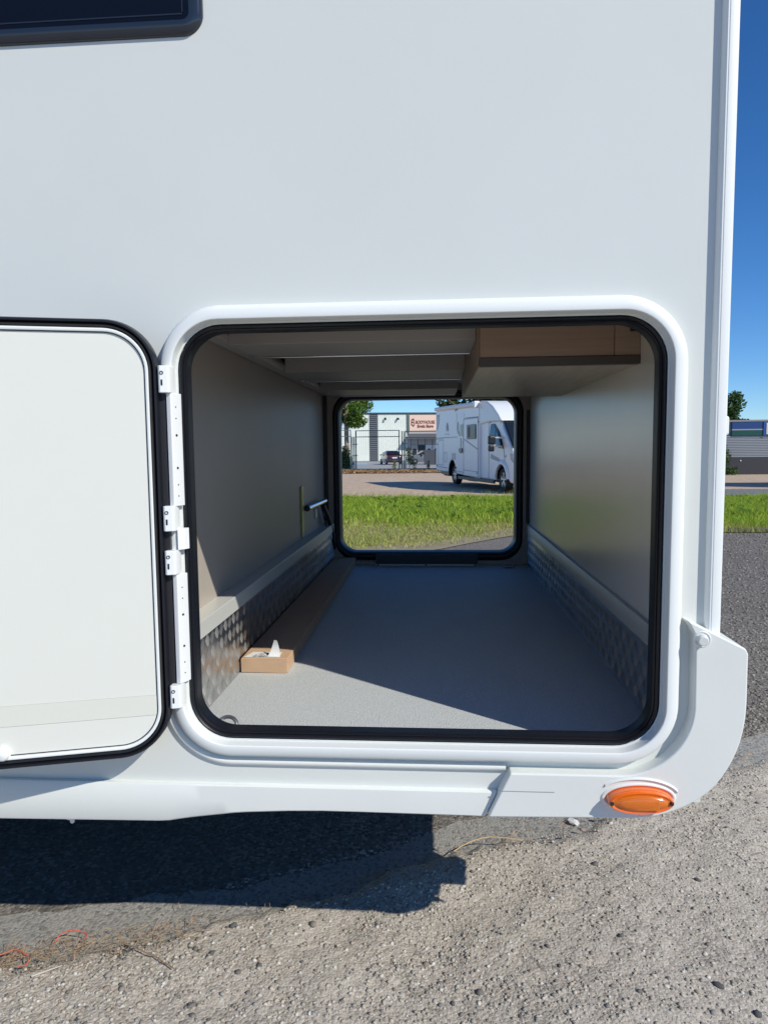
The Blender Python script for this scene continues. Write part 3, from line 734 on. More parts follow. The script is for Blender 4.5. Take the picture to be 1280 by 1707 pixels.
# ---- long cardboard carton in the garage
bx = tag(empty('cardboard_box', (-.455, 1.37, FZ), world=True), 'long flat brown cardboard box on the grey garage floor with a peeling label', 'cardboard box')
ca, cb_ = Vector((-.5135, .502)), Vector((-.390, .502)); fa, fb = Vector((-.5125, 2.235)), Vector((-.405, 2.235))
H_ = .037; z0 = FZ + .001
MB().add([(ca.x, ca.y, z0), (cb_.x, cb_.y, z0), (fb.x, fb.y, z0), (fa.x, fa.y, z0), (ca.x, ca.y, z0 + H_), (cb_.x, cb_.y, z0 + H_), (fb.x, fb.y, z0 + H_), (fa.x, fa.y, z0 + H_)],
         [(0, 3, 2, 1), (4, 5, 6, 7), (0, 1, 5, 4), (1, 2, 6, 5), (2, 3, 7, 6), (3, 0, 4, 7)]).build('carton', M['card'], bx, bevel=.0015)
MB().add([(ca.x + .001, .4985, z0 + .001), (cb_.x - .003, .4970, z0), (cb_.x + .0015, .4935, z0 + H_ - .002), (ca.x + .0005, .4985, z0 + H_ - .001),
          (ca.x + .001, .5010, z0 + .001), (cb_.x - .003, .4995, z0), (cb_.x + .0015, .4965, z0 + H_ - .002), (ca.x + .0005, .5010, z0 + H_ - .001)],
         [(0, 1, 2, 3), (1, 5, 6, 2), (2, 6, 7, 3), (0, 3, 7, 4), (0, 4, 5, 1)]).build('end_flap', M['card'], bx)
# label: flat part plus the corner that curls upward
zt_ = z0 + H_ + .0012
lb = []
for i in range(9):
    t = i / 8
    lb.append([(-.508 + .093 * t, .507 + .012 * math.sin(t * 2) * 0, zt_), (-.495 + .080 * t, .558, zt_)])
vs = [p for r_ in lb for p in r_]; fs = [(2 * i, 2 * i + 1, 2 * i + 3, 2 * i + 2) for i in range(8)]
lab = MB().add(vs, fs)
cv = []
for i in range(9):
    t = i / 8; a = t * 1.75
    wx = .030 * (1 - .72 * t)
    cv.append([(-.418 - .004 * t - wx, .512 + .03 * math.sin(a) * .55, zt_ + .001 + .046 * (1 - math.cos(a)) * .75), (-.4115 - .010 * t * t, .509 + .03 * math.sin(a) * .5, zt_ + .001 + .046 * (1 - math.cos(a)) * .75)])
o = MB().add([p for r_ in cv for p in r_], [(2 * i, 2 * i + 1, 2 * i + 3, 2 * i + 2) for i in range(8)])
lab.add(o.v, o.f)
lo = lab.build('shipping_label', M['paper'], bx, smooth=60, recalc=False)
ink = MB(); x = -.488
random.seed(3)
while x < -.424:
    w_ = random.choice((.0012, .0022, .003)); ink.add([(x, .5115, zt_ + .0004), (x + w_, .5115, zt_ + .0004), (x + w_ + .003, .5245, zt_ + .0004), (x + .003, .5245, zt_ + .0004)], [(0, 1, 2, 3)]); x += w_ + random.choice((.001, .0018, .0025))
for r_ in range(4):
    yy = .531 + r_ * .006; x = -.482 + r_ * .006
    while x < -.44: ink.add([(x, yy, zt_ + .0004), (x + .004, yy, zt_ + .0004), (x + .004, yy + .0026, zt_ + .0004), (x, yy + .0026, zt_ + .0004)], [(0, 1, 2, 3)]); x += random.choice((.005, .006, .009))
ink.build('printed_barcode', M['ink'], lo, recalc=False)
# ================================================================== the second motorhome, on the lot beyond the grass
random.seed(5)
M['white2'] = mat('white coachwork', (.84, .845, .85), .3, var=.015, vscale=1.2)
M['white_roof'] = mat('white fairing', (.78, .79, .79), .3)
M['decal'] = mat('grey decal film', (.33, .35, .37), .4)
M['line'] = mat('panel gap', (.22, .235, .25), .6)
M['glass'] = mat('vehicle glass', (.012, .018, .026), .06, spec=.4)
M['black_gloss'] = mat('black trim', (.012, .012, .014), .3)
M['lampclear'] = mat('clear lamp cover', (.45, .45, .48), .08, spec=.8)
def arc(cx, cz, r, a0, a1, n=12):
    return [(cx + r * math.cos(R(a0 + (a1 - a0) * i / n)), cz + r * math.sin(R(a0 + (a1 - a0) * i / n))) for i in range(n + 1)]
def build_motorhome(loc, rz, label):
    t = tag(empty('motorhome', loc, rz), label, 'motorhome', 'motorhomes parked on the lot')
    W = 2.24
    def cabtilt(p): return p + Vector((0, (p.z - 2.04) * .12, 0))
    house = [(-7.12, .62), (-7.08, .44), (-5.42, .42)] + arc(-4.92, .42, .46, 172, 8) + [(-4.42, .40), (-1.92, .32), (-1.90, 2.70), (-2.0, 2.76), (-6.8, 2.86), (-7.0, 2.82), (-7.1, 2.66)]
    MB().poly_y(house, 0, W).build('body', M['white2'], t, bevel=.05, seg=4)
    fair = [(-1.93, 2.04), (-.95, 2.10), (-.2, 2.07), (.02, 2.10), (-.25, 2.30), (-.75, 2.58), (-1.25, 2.75), (-1.93, 2.80)]
    f = MB().poly_y(fair, .02, W - .02).build('roof_fairing', M['white_roof'], t, bevel=.05, seg=4)
    sk = MB().add([(-1.02, .75, 2.668), (-1.02, 1.55, 2.668), (-.42, 1.5, 2.405), (-.42, .8, 2.405)], [(0, 1, 2, 3)])
    sk2 = MB(); sk2.add([(x, y, z + h) for h in (-.03, .022) for x, y, z in ((-1.02, .7, 2.668), (-1.02, 1.6, 2.668), (-.40, 1.52, 2.398), (-.40, .78, 2.398))], [(0, 3, 2, 1), (4, 5, 6, 7), (0, 1, 5, 4), (1, 2, 6, 5), (2, 3, 7, 6), (3, 0, 4, 7)])
    sk2.build('skylight', M['glass'], f, bevel=.01)
    cabp = [(-1.95, .33), (-.60, .32)] + arc(0, .36, .47, 175, 5) + [(.62, .30), (1.0, .28), (1.04, .62), (1.0, .92), (.86, 1.16), (.72, 1.33), (-.18, 2.12), (-1.95, 2.12)]
    MB().poly_y(cabp, .07, W - .07).build('cab', M['white2'], t, bevel=.06, seg=4)
    # wheel arch liners
    for cx_, cz_, r_, y_ in ((0, .36, .466, .08), (-4.92, .42, .456, .01)):
        a_ = arc(cx_, cz_, r_, 180, 0, 16)
        MB().sweep([[(x, y_, z) for x, z in a_], [(x, .62, z) for x, z in a_]], closed=False).build('arch_liner', M['black'], t, smooth=60)
        MB().poly_y(a_, .60, .62).build('arch_liner', M['black'], t)
    # flare round the front arch
    lo = [[(x, y, z) for x, z in arc(0, .36, r_, 175, 5, 18)] for r_, y in ((.47, .06), (.475, .015), (.54, .02), (.60, .065))]
    MB().sweep(lo, closed=False).build('wheel_arch', M['white2'], t, smooth=60)
    MB().add([(.74, .13, 1.345), (.74, W - .13, 1.345), (-.15, W - .20, 2.125), (-.15, .20, 2.125)], [(0, 1, 2, 3)]).build('windscreen', M['glass'], t, xf=lambda p: p + Vector((.035, 0, .03)))
    ws = MB(); 
    for a, b in (((.75, .11, 1.33), (-.16, .18, 2.13)), ((.75, W - .11, 1.33), (-.16, W - .18, 2.13)), ((.75, .11, 1.33), (.75, W - .11, 1.33))):
        ws.tube([Vector(a) + Vector((.03, 0, .025)), Vector(b) + Vector((.03, 0, .025))], .035, 6)
    ws.build('windscreen_seal', M['black_gloss'], t)
    gl = [(-.98, 1.50), (-.98, 1.98), (-.93, 2.04), (-.60, 2.03), (-.24, 1.78), (.06, 1.44), (.09, 1.36)]
    g = MB().poly_y(gl, .060, .10).build('cab_window', M['black_gloss'], t, bevel=.006, xf=cabtilt)
    gi = [(-.93, 1.54), (-.93, 1.96), (-.88, 1.995), (-.64, 1.985), (-.45, 1.86), (-.45, 1.50)]
    MB().poly_y(gi, .052, .061).build('pane', M['glass'], g, xf=cabtilt)
    MB().poly_y([(-.41, 1.49), (-.41, 1.83), (-.24, 1.71), (.0, 1.44), (.02, 1.42)], .052, .061).build('pane', M['glass'], g, xf=cabtilt)
    for pts_ in ([(-1.16, .36, ), (-1.16, 2.06), (-.9, 2.12)], [(.12, 1.30), (.22, .92), (-.42, .60)]):
        m_ = MB()
        for a, b in zip(pts_, pts_[1:]): m_.tube([(a[0], .067, a[1]), (b[0], .067, b[1])], .008, 5)
        m_.build('door_gap', M['line'], t)
    MB().poly_y([(-1.0, .99), (-.95, 1.12), (-.3, 1.0), (-.05, .91), (-.18, .885), (-.6, .93)], .0625, .071).build('decal', M['decal'], t)
    # mirror
    mr = MB().box(-.10, .06, -.36, -.15, 1.40, 1.66).build('mirror', M['black_gloss'], t, bevel=.05, seg=4)
    MB().box(-.09, .05, -.35, -.18, 1.20, 1.385).build('mirror_lower', M['black_gloss'], mr, bevel=.04)
    for zz in (1.60, 1.36): MB().tube([(.04, .10, zz), (.0, -.20, zz)], .032, 8).build('mirror_arm', M['alloy'], mr, smooth=50)
    MB().poly_y([(-.3, 1.30), (.14, 1.28), (.06, 1.42), (-.1, 1.62), (-.3, 1.75)], .046, .06).build('mirror_base', M['black_gloss'], mr)
    # headlight, grille, bumper trims
    MB().poly_y([(.66, .98), (.62, 1.16), (.82, 1.12), (.97, .96), (.99, .86), (.84, .88)], .055, .45).build('headlight', M['lampclear'], t, bevel=.03)
    MB().box(.98, 1.05, .55, W - .55, .50, .90).build('grille', M['black'], t, bevel=.02)
    MB().lathe([(0, .006), (.03, .005), (.033, 0)], (.30, .065, 1.06), (0, -1, 0), 12).build('side_repeater', M['black'], t)
    # house door
    dr = MB().poly_y([(-3.50, .38), (-2.0, .38), (-2.0, 2.26), (-3.50, 2.26)], -.006, .02).build('entry_door', M['white2'], t, bevel=.012)
    for a, b in (((-3.51, .37), (-3.51, 2.28)), ((-1.99, .37), (-1.99, 2.28)), ((-3.51, 2.28), (-1.99, 2.28)), ((-3.51, .56), (-1.99, .54))):
        MB().tube([(a[0], -.004, a[1]), (b[0], -.004, b[1])], .008, 5).build('door_gap', M['line'], dr)
    w1 = MB().poly_y(rrect(-3.12, -2.16, 1.60, 2.08, .05, 4), -.03, .0).build('window', M['black_gloss'], t, bevel=.01)
    MB().poly_y(rrect(-3.07, -2.21, 1.65, 2.03, .03, 4), -.034, -.029).build('pane', mat('smoked pane', (.03, .022, .022), .25, spec=.25), w1)
    MB().poly_y(rrect(-2.95, -2.72, 1.66, 2.02, .01, 3), -.0355, -.0345).build('blind', mat('pale window blind', (.20, .15, .14), .8), w1)
    w2 = MB().poly_y(rrect(-3.90, -3.54, 1.10, 2.14, .04, 4), -.02, .0).build('window', M['white2'], t, bevel=.01)
    MB().poly_y(rrect(-3.86, -3.60, 1.72, 2.11, .03, 4), -.026, -.019).build('pane', M['glass'], w2)
    MB().poly_y(rrect(-3.84, -3.70, 1.12, 1.66, .02, 4), -.026, -.019).build('pane', mat('brown tinted pane', (.10, .06, .06), .2), w2)
    MB().box(-3.95, -3.56, -.05, 0, 1.16, 1.30).build('door_handle', M['black_gloss'], t, bevel=.02)
    # swooping grey decals
    def swoop(x0, x1, z0, z1, n=10):
        o = [];
        for i in range(n + 1):
            a = R(90 * i / n); o.append((x0 + (x1 - x0) * math.sin(a) ** 1.0, z0 + (z1 - z0) * (1 - math.cos(a))))
        return o
    MB().poly_y([(-6.98, 1.98), (-6.80, 2.05), (-6.62, 2.25), (-6.52, 2.58), (-6.98, 2.60)], -.002, .02).build('decal', M['decal'], t)
    MB().poly_y([(-6.9, 2.1), (-6.78, 2.2), (-6.72, 2.5), (-6.8, 2.52)], -.004, .02).build('rear_side_lamp', M['lampclear'], t)
    MB().poly_y([(-4.10, 2.24), (-4.28, 2.2), (-4.32, 2.0), (-4.20, 1.82), (-3.9, 1.68), (-3.92, 1.76), (-4.08, 1.95)], -.003, .02).build('decal', M['decal'], t)
    MB().poly_y([(-3.44, 1.63), (-3.44, 1.58), (-2.02, 1.245), (-2.02, 1.295)], -.0085, .01).build('decal', M['decal'], t)
    em = MB().tube([(-5.58, -.004, 1.93), (-5.6, -.004, 2.12), (-5.5, -.004, 2.24), (-5.40, -.004, 2.12), (-5.38, -.004, 1.93), (-5.46, -.004, 2.02), (-5.5, -.004, 2.12)], .014, 5).build('emblem', M['decal'], t)
    lt = MB()
    for i, (a, b) in enumerate(((0, .1), (.14, .1), (.28, .02), (.36, .1), (.5, .1))):
        lt.box(-5.80 + a, -5.80 + a + b, -.003, .01, 1.80, 1.815).box(-5.80 + a, -5.78 + a, -.003, .01, 1.80, 1.87)
    lt.build('lettering', M['decal'], t)
    # trim lines, hatches, locks
    tr = MB()
    for a, b in (((-7.05, 1.70), (-4.25, 1.70)), ((-7.05, 1.66), (-6.0, 1.66)), ((-3.5, 2.32), (-1.95, 2.30)), ((-7.05, .62), (-5.5, .58)), ((-4.3, .50), (-3.55, .48))):
        tr.tube([(a[0], .0, a[1]), (b[0], .0, b[1])], .010, 5)
    tr.build('trim_line', M['line'], t)
    for (x0, x1, z0, z1) in ((-6.75, -6.05, .68, 1.60), (-5.9, -5.6, .8, 1.15)):
        h = MB()
        for a, b in (((x0, z0), (x0, z1)), ((x1, z0), (x1, z1)), ((x0, z1), (x1, z1)), ((x0, z0), (x1, z0))): h.tube([(a[0], .0, a[1]), (b[0], .0, b[1])], .007, 5)
        h.build('hatch', M['line'], t)
    v = MB()
    for k in range(7): v.box(-4.92, -4.48, -.014, .0, .90 + k * .034, .918 + k * .034)
    v.build('vent_grille', M['decal'], t)
    MB().poly_y(rrect(-4.62, -4.30, 2.24, 2.52, .03, 4), -.012, .0).build('vent_cover', M['white2'], t, bevel=.006)
    MB().poly_y(arc(-4.36, 2.60, .13, 180, 20) , -.03, .0).build('awning_lamp', M['decal'], t)
    MB().poly_y(rrect(-4.02, -3.46, 2.36, 2.48, .03, 4), -.012, .0).build('flue_cover', M['white2'], t, bevel=.006)
    for x, z in ((-6.9, 1.46), (-6.92, .66), (-4.38, .62), (-2.1, .50), (-1.96, 2.14)):
        MB().lathe([(0, .012), (.032, .011), (.036, 0)], (x, .0, z), (0, -1, 0), 12).build('hatch_lock', M['black'], t)
    MB().tube([(-6.85, -.06, 2.80), (-2.02, -.06, 2.70)], .075, 10).build('awning', M['white_roof'], t, smooth=50)
    MB().box(-2.08, -1.94, -.15, .04, 2.58, 2.80).build('awning_cap', M['white_roof'], t, bevel=.03)
    MB().box(-4.4, -.7, .06, .12, .22, .33).build('sill', M['black'], t, bevel=.01)
    MB().box(-7.0, -.5, .3, W - .3, .25, .45).build('underbody', M['underbody'], t)
    MB().box(-3.4, -2.6, .1, .5, .20, .26).build('entry_step', M['black'], t, bevel=.01)
    MB().box(-6.95, -6.0, .2, W - .2, .30, .44).build('rear_skirt', M['black'], t)
    for x, z in ((-7.125, .8), (-7.125, 1.15)):
        for y in (.12, W - .24): MB().box(x, x + .03, y, y + .12, z, z + .28).build('tail_lamp', mat('red lamp', (.4, .01, .01), .2), t, bevel=.01)
    wheel_parts(t, 0, .20, .36, .22, -1, 1, M['tyre'], M['alloy']); wheel_parts(t, 0, W - .20, .36, .22, 1, 1, M['tyre'], M['alloy'])
    wheel_parts(t, -4.92, .20, .36, .22, -1, 1, M['tyre'], M['alloy']); wheel_parts(t, -4.92, W - .20, .36, .22, 1, 1, M['tyre'], M['alloy'])
    return t
mh2 = build_motorhome((1.88, 19.72, gz(19.72) - .01), R(-74.77), 'white motorhome with awning and black mirror parked beyond the grass, its side in shade')
mh3 = copy_tree(mh2); mh3.location = (18.5, 21.6, gz(23) - .01); mh3.rotation_euler.z = R(3)
tag(mh3, 'white motorhome parked crosswise beyond the grass at far right, its shadow on the side road')

# ================================================================== fence of steel frames and posts
M['fence'] = mat('weathered green steel', (.13, .20, .185), .5, metal=.2, var=.25, vscale=6)
FY = 52; gf = gz(FY)
def fence_panel(x0, x1, ztop, label, ends=(1, 1), r=.042):
    t = tag(empty('steel_fence', ((x0 + x1) / 2, FY, gf), world=True), label, 'fence panel', 'steel fence panels at the edge of the lot')
    for zz in (ztop, ztop - .46, gf + .12): MB().box(x0, x1, FY - r * .7, FY + r * .7, zz - r * .7, zz + r * .7).build('rail', M['fence'], t)
    if ends[0]: MB().box(x0 - r, x0 + r, FY - r, FY + r, gf - .03, ztop + .03).build('post', M['fence'], t)
    if ends[1]: MB().box(x1 - r, x1 + r, FY - r, FY + r, gf - .03, ztop + .03).build('post', M['fence'], t)
    return t
fence_panel(-10.6, -6.38, 2.53, 'green steel fence frame in front of the tree trunk, left of the gap')
fence_panel(-5.98, -2.72, 2.48, 'green steel fence frame in front of the maroon car')
fence_panel(-2.26, 6.0, 2.40, 'green steel fence frame in front of the shop with the peach sign')
def fence_post(x, z1, label, r=.04):
    t = tag(empty('fence_post', (x, FY, gf), world=True), label, 'post', 'fence posts')
    MB().box(x - r, x + r, FY - r, FY + r, gf - .03, z1).build('pole', M['fence'], t)
    for zz in (1.47, .62): MB().box(x - .02, x + .26, FY - .025, FY + .025, zz - .03, zz + .03).build('latch_bar', M['fence'], t)
fence_post(-6.26, 2.04, 'thin green post on the left side of the fence gap')
fence_post(-6.12, 2.04, 'thin green post on the right side of the fence gap')
fence_post(-2.52, 2.42, 'dark green fence post right of the maroon car')
fence_post(-2.38, 2.42, 'dark green fence post left of the sapling')

# ================================================================== store with corrugated cladding and sign
BT = R(12)
sb = tag(empty('store_building', (-11.526, 93, -.556), BT), 'long store clad in pale corrugated sheet with a peach sign board', 'store')
M['clad'] = mat('pale green-white cladding', (.78, .80, .72), .5, var=.04, vscale=.6)
M['louvre'] = mat('dark grey louvre', (.085, .095, .11), .5)
M['fascia'] = mat('dark roof edge', (.045, .055, .06), .5)
M['peach'] = mat('peach sign board', (.80, .56, .44), .5)
M['letter'] = mat('brown sign lettering', (.18, .035, .03), .5)
M['shopglass'] = mat('shop glass', (.03, .035, .04), .08, spec=.7)
M['pale_panel'] = mat('pale shop panel', (.42, .39, .38), .6)
M['poster'] = mat('white poster', (.75, .72, .70), .6)
M['grey_wall'] = mat('dark grey boarding', (.075, .08, .095), .6, var=.08, vscale=1)
def corr(x0, x1, z0, z1, name):
    m = MB(); p = .26; pts = []
    x = x0
    while x < x1 - .01:
        for dx, dy in ((0, 0), (.07, 0), (.10, -.06), (.17, -.06), (.20, 0)): 
            if x + dx <= x1: pts.append((x + dx, dy))
        x += p
    pts.append((x1, 0))
    m.sweep([[(a, b, z0) for a, b in pts], [(a, b, z1) for a, b in pts]], closed=False)
    return m.build(name, M['clad'], sb)
MB().box(-16, 30, .12, 26, -.3, 6.3).build('hall', M['clad'], sb)
corr(-16, -.62, .05, 6.25, 'corrugated_panel'); corr(-.6, 2.76, .05, 6.25, 'corrugated_panel'); corr(3.90, 7.86, .05, 6.25, 'corrugated_panel')
MB().box(-16, 30, -.12, .5, 6.26, 6.50).build('roof_edge', M['fascia'], sb, bevel=.02)
lv = MB().box(2.78, 3.88, -.02, .11, 0, 6.25).build('louvre_panel', M['louvre'], sb)
for k in range(24):
    z = .12 + k * .255
    MB().add([(2.80, -.02, z + .19), (3.86, -.02, z + .19), (3.86, -.13, z), (2.80, -.13, z), (2.80, -.02, z + .02), (3.86, -.02, z + .02)], [(0, 1, 2, 3), (3, 2, 5, 4), (0, 3, 4), (1, 5, 2)]).build('louvre_slat', M['louvre'], lv)
for x in (1.5, 4.9, 6.6):
    MB().box(x - .06, x + .06, -.28, -.02, 5.70, 5.82).add(*[[(x - .14, -.42, 5.62), (x + .14, -.42, 5.62), (x + .14, -.2, 5.75), (x - .14, -.2, 5.75), (x - .14, -.40, 5.5), (x + .14, -.40, 5.5)], [(0, 1, 2, 3), (0, 4, 5, 1), (3, 2, 5, 4)]]).build('wall_lamp', M['black'], sb)
MB().box(7.90, 8.10, -.20, .1, 3.9, 6.3).build('downpipe', M['fence'], sb, bevel=.02)
sg = MB().box(8.16, 14.2, -.22, .1, 3.96, 6.16).build('sign_board', M['peach'], sb, bevel=.02)
def text(body, x, z, size, parent, ext=.02, width=None, y=-.24, m=None, shear=0, off=.012):
    c = bpy.data.curves.new('lettering', 'FONT'); c.body = body; c.size = size; c.extrude = ext; c.offset = off * size
    c.resolution_u = 3; c.shear = shear
    c.align_x = 'LEFT'; o = bpy.data.objects.new('lettering', c); COL.objects.link(o)
    bpy.context.view_layer.update()
    me = bpy.data.meshes.new_from_object(o.evaluated_get(bpy.context.evaluated_depsgraph_get()))
    bpy.data.objects.remove(o); bpy.data.curves.remove(c); me.materials.clear(); me.materials.append(m or M['letter'])
    o = bpy.data.objects.new('lettering', me); COL.objects.link(o)
    o.parent = parent; o.location = (x, y, z); o.rotation_euler = (R(90), 0, 0)
    return o
t1 = text('BODYHOUSE', 9.0, 4.98, .62, sg); t1.scale = (.72, 1, 1)
t2 = text('Erotic Store', 9.22, 4.47, .56, sg, shear=.1, off=.03); t2.scale = (.80, 1, 1)
lg = MB()
for cx_, cz_, r_ in ((8.62, 5.36, .17), (8.66, 4.98, .20)):
    lg.tube([(cx_ + r_ * math.cos(R(a)), -.24, cz_ + r_ * math.sin(R(a))) for a in range(0, 361, 24)], .045, 6, cap=False)
lg.tube([(8.44, -.24, 4.75), (8.46, -.24, 5.55)], .04, 6).tube([(8.5, -.24, 5.55), (8.72, -.24, 5.66), (8.8, -.24, 5.56)], .04, 6).tube([(8.6, -.24, 4.72), (8.72, -.24, 4.62), (8.84, -.24, 4.76)], .045, 6)
lg.build('logo', M['letter'], sg)
MB().box(8.1, 30, -.16, .1, 3.64, 3.94).build('canopy_fascia', M['pale_panel'], sb)
MB().add([(8.0, -.18, 3.58), (30, -.18, 3.58), (30, -1.5, 3.06), (7.7, -1.5, 3.06), (7.7, -1.5, 2.94), (30, -1.5, 2.94), (8.0, -.18, 3.2), (30, -.18, 3.2)],
         [(0, 3, 2, 1), (3, 4, 5, 2), (4, 6, 7, 5), (0, 6, 4, 3)]).build('canopy', M['louvre'], sb)
MB().box(8.0, 8.28, -.1, .1, 0, 3.2).build('shop_pier', M['pale_panel'], sb)
for k in range(8):
    x = 8.40 + k * .99
    MB().box(x, x + .93, -.05, .08, 2.18, 2.92).build('transom_panel', M['pale_panel'], sb)
    MB().box(x + .93, x + .99, -.1, .08, 0, 2.95).build('mullion', M['louvre'], sb)
    if k in (1, 5): MB().box(x, x + .93, -.03, .08, 0, 2.14).build('shop_door', M['shopglass'], sb)
    else:
        p_ = MB().box(x, x + .93, -.04, .08, .05, 2.14).build('shop_window', M['poster'] if k else M['pale_panel'], sb)
        o_ = [(x + .18, .6), (x + .78, .6)] + arc(x + .48, 1.35, .30, 0, 180, 10)
        MB().poly_y(o_, -.055, -.03).build('window_arch', M['shopglass'], p_)
MB().box(8.3, 17, -.07, .08, 2.14, 2.18).build('shop_rail', M['louvre'], sb)
MB().box(.1 - 1.0, .1 + .3, -.10, .1, 4.45, 5.7).build('pale_sign', mat('pale blue panel', (.55, .66, .78), .5), sb)

gw = tag(empty('grey_hoarding', (-.6, 71, -.556), R(3)), 'dark grey boarded enclosure in front of the shop beside the grey car', 'hoarding')
for k in range(4): MB().box(-.55 + k * 1.1, .53 + k * 1.1, -.03, .03, 0, 1.52).build('board', M['grey_wall'], gw, bevel=.008)
for k in range(5): MB().box(-.58 + k * 1.1, -.52 + k * 1.1, -.05, .05, 0, 1.55).build('post', M['fascia'], gw)

# ================================================================== cars
def car(name, loc, rz, paint, label, L=3.75, Wd=1.64, Hh=1.47):
    t = tag(empty(name, loc, rz), label, 'car')
    # stations from the nose (x = +L/2) to the tail; (x, z_sill, z_belt, z_roof, half width belt, half width roof)
    sec = [(L / 2, .36, .58, .60, .55, .5), (L / 2 - .12, .26, .74, .78, .70, .62), (L / 2 - .85, .22, .90, .94, .80, .70), (L / 2 - 1.15, .22, .93, .99, .82, .68),
           (L / 2 - 1.75, .22, .95, 1.38, .82, .60), (L / 2 - 2.35, .22, .97, Hh, .82, .60), (-L / 2 + .62, .22, .99, Hh - .05, .82, .58), (-L / 2 + .22, .24, 1.0, 1.12, .80, .60), (-L / 2 + .06, .28, .92, .95, .77, .60), (-L / 2, .36, .62, .64, .68, .55)]
    loops = []
    for x, a, b, c, w1, w2 in sec:
        h = []
        for s_ in (1, -1):
            seq = [(w1 * .92, a), (w1, a + (b - a) * .45), (w1 * .985, b), ((w2 + .04), b + (c - b) * .75), (w2 * .86, c)]
            h.append([(s_ * yy, zz) for yy, zz in seq])
        prof_ = h[1] + h[0][::-1]
        loops.append([(x, yy, zz) for yy, zz in prof_])
    m_ = MB().sweep(loops); n = len(loops[0])
    m_.f.append(tuple(range(n))); m_.f.append(tuple(range((len(loops) - 1) * n, len(loops) * n)))
    m_.build('body', paint, t, smooth=35)
    B = -L / 2
    # rear window and side windows
    MB().add([(B + .17, -.60, 1.06), (B + .17, .60, 1.06), (B + .58, .52, Hh - .09), (B + .58, -.52, Hh - .09)], [(0, 1, 2, 3)]).build('rear_window', M['glass'], t, xf=lambda p: p + Vector((-.05, 0, .035)))
    for s_ in (1, -1):
        for xa, xb, xc, xd in ((-.55, .28, .28, -.45), (.34, .98, .45, .34)):
            MB().add([(xa, s_ * .835, 1.0), (xb, s_ * .835, .99), (xc, s_ * .69, Hh - .14), (xd, s_ * .69, Hh - .14)], [(0, 1, 2, 3)]).build('side_window', M['glass'], t)
    MB().add([(L / 2 - 1.12, -.62, 1.0), (L / 2 - 1.12, .62, 1.0), (L / 2 - 1.72, .52, 1.38), (L / 2 - 1.72, -.52, 1.38)], [(0, 1, 2, 3)]).build('windscreen', M['glass'], t, xf=lambda p: p + Vector((.05, 0, .04)))
    for s_ in (1, -1):
        MB().box(B - .01, B + .12, s_ * .72 - .07, s_ * .72 + .07, .76, .94).build('tail_lamp', mat('red lamp', (.32, .012, .012), .2), t, bevel=.02)
        MB().box(L / 2 - .22, L / 2 - .06, s_ * .58 - .12, s_ * .58 + .12, .62, .74).build('headlight', M['lampclear'], t, bevel=.03)
        MB().box(.55, .72, s_ * .93 - .09, s_ * .93 + .09, .95, 1.07).build('mirror', paint, t, bevel=.03)
    MB().box(B - .03, B - .005, -.26, .26, .66, .78).build('number_plate', M['poster'], t)
    MB().box(B - .02, B + .1, -.72, .72, .30, .46).build('rear_bumper', M['black'], t, bevel=.03)
    for x in (L / 2 - .72, B + .62):
        for s_ in (1, -1): wheel_parts(t, x, s_ * .73, .30, .19, s_, 1, M['tyre'], M['alloy'])
    return t
M['maroon'] = mat('maroon car paint', (.035, .010, .016), .18, coat=.8)
M['carblue'] = mat('grey-blue car paint', (.16, .18, .21), .25, coat=.6)
car('hatchback_car', (-4.80, 74.2, -.556), R(90 + 17), M['maroon'], 'maroon hatchback seen from behind on the pale tarmac behind the fence')
car('saloon_car', (-1.0, 74.5, -.556), R(180 + 14), M['carblue'], 'grey car half hidden behind the dark grey hoarding', L=4.2, Hh=1.45)

# ================================================================== vegetation
def leaf_mat(name, c1, c2, isl=.35):
    m = mat(name, c1, .6, island=isl, vcol=c2, vscale=1.5, spec=.3)
    return m
def translucent(m, f=.4):
    n = m.node_tree.nodes; L = m.node_tree.links; b = n['Principled BSDF']; out = n['Material Output']
    t = n.new('ShaderNodeBsdfTranslucent'); x = n.new('ShaderNodeMixShader'); x.inputs[0].default_value = f
    src = b.inputs['Base Color'].links[0].from_socket
    L.new(src, t.inputs['Color']); L.new(b.outputs[0], x.inputs[1]); L.new(t.outputs[0], x.inputs[2]); L.new(x.outputs[0], out.inputs['Surface'])
M['leaf'] = leaf_mat('broad green leaves', (.075, .165, .022), (.15, .25, .04))
M['leaf_dark'] = leaf_mat('dark green leaves', (.035, .085, .018), (.07, .13, .03))
M['leaf_bush'] = leaf_mat('dull bush leaves', (.13, .17, .06), (.21, .23, .10))
M['bark'] = mat('pale flaking bark', (.36, .29, .22), .9, var=.35, vscale=5, bump=.4, bscale=12)
M['bark_dark'] = mat('dark bark', (.10, .08, .06), .9, var=.3, vscale=6)
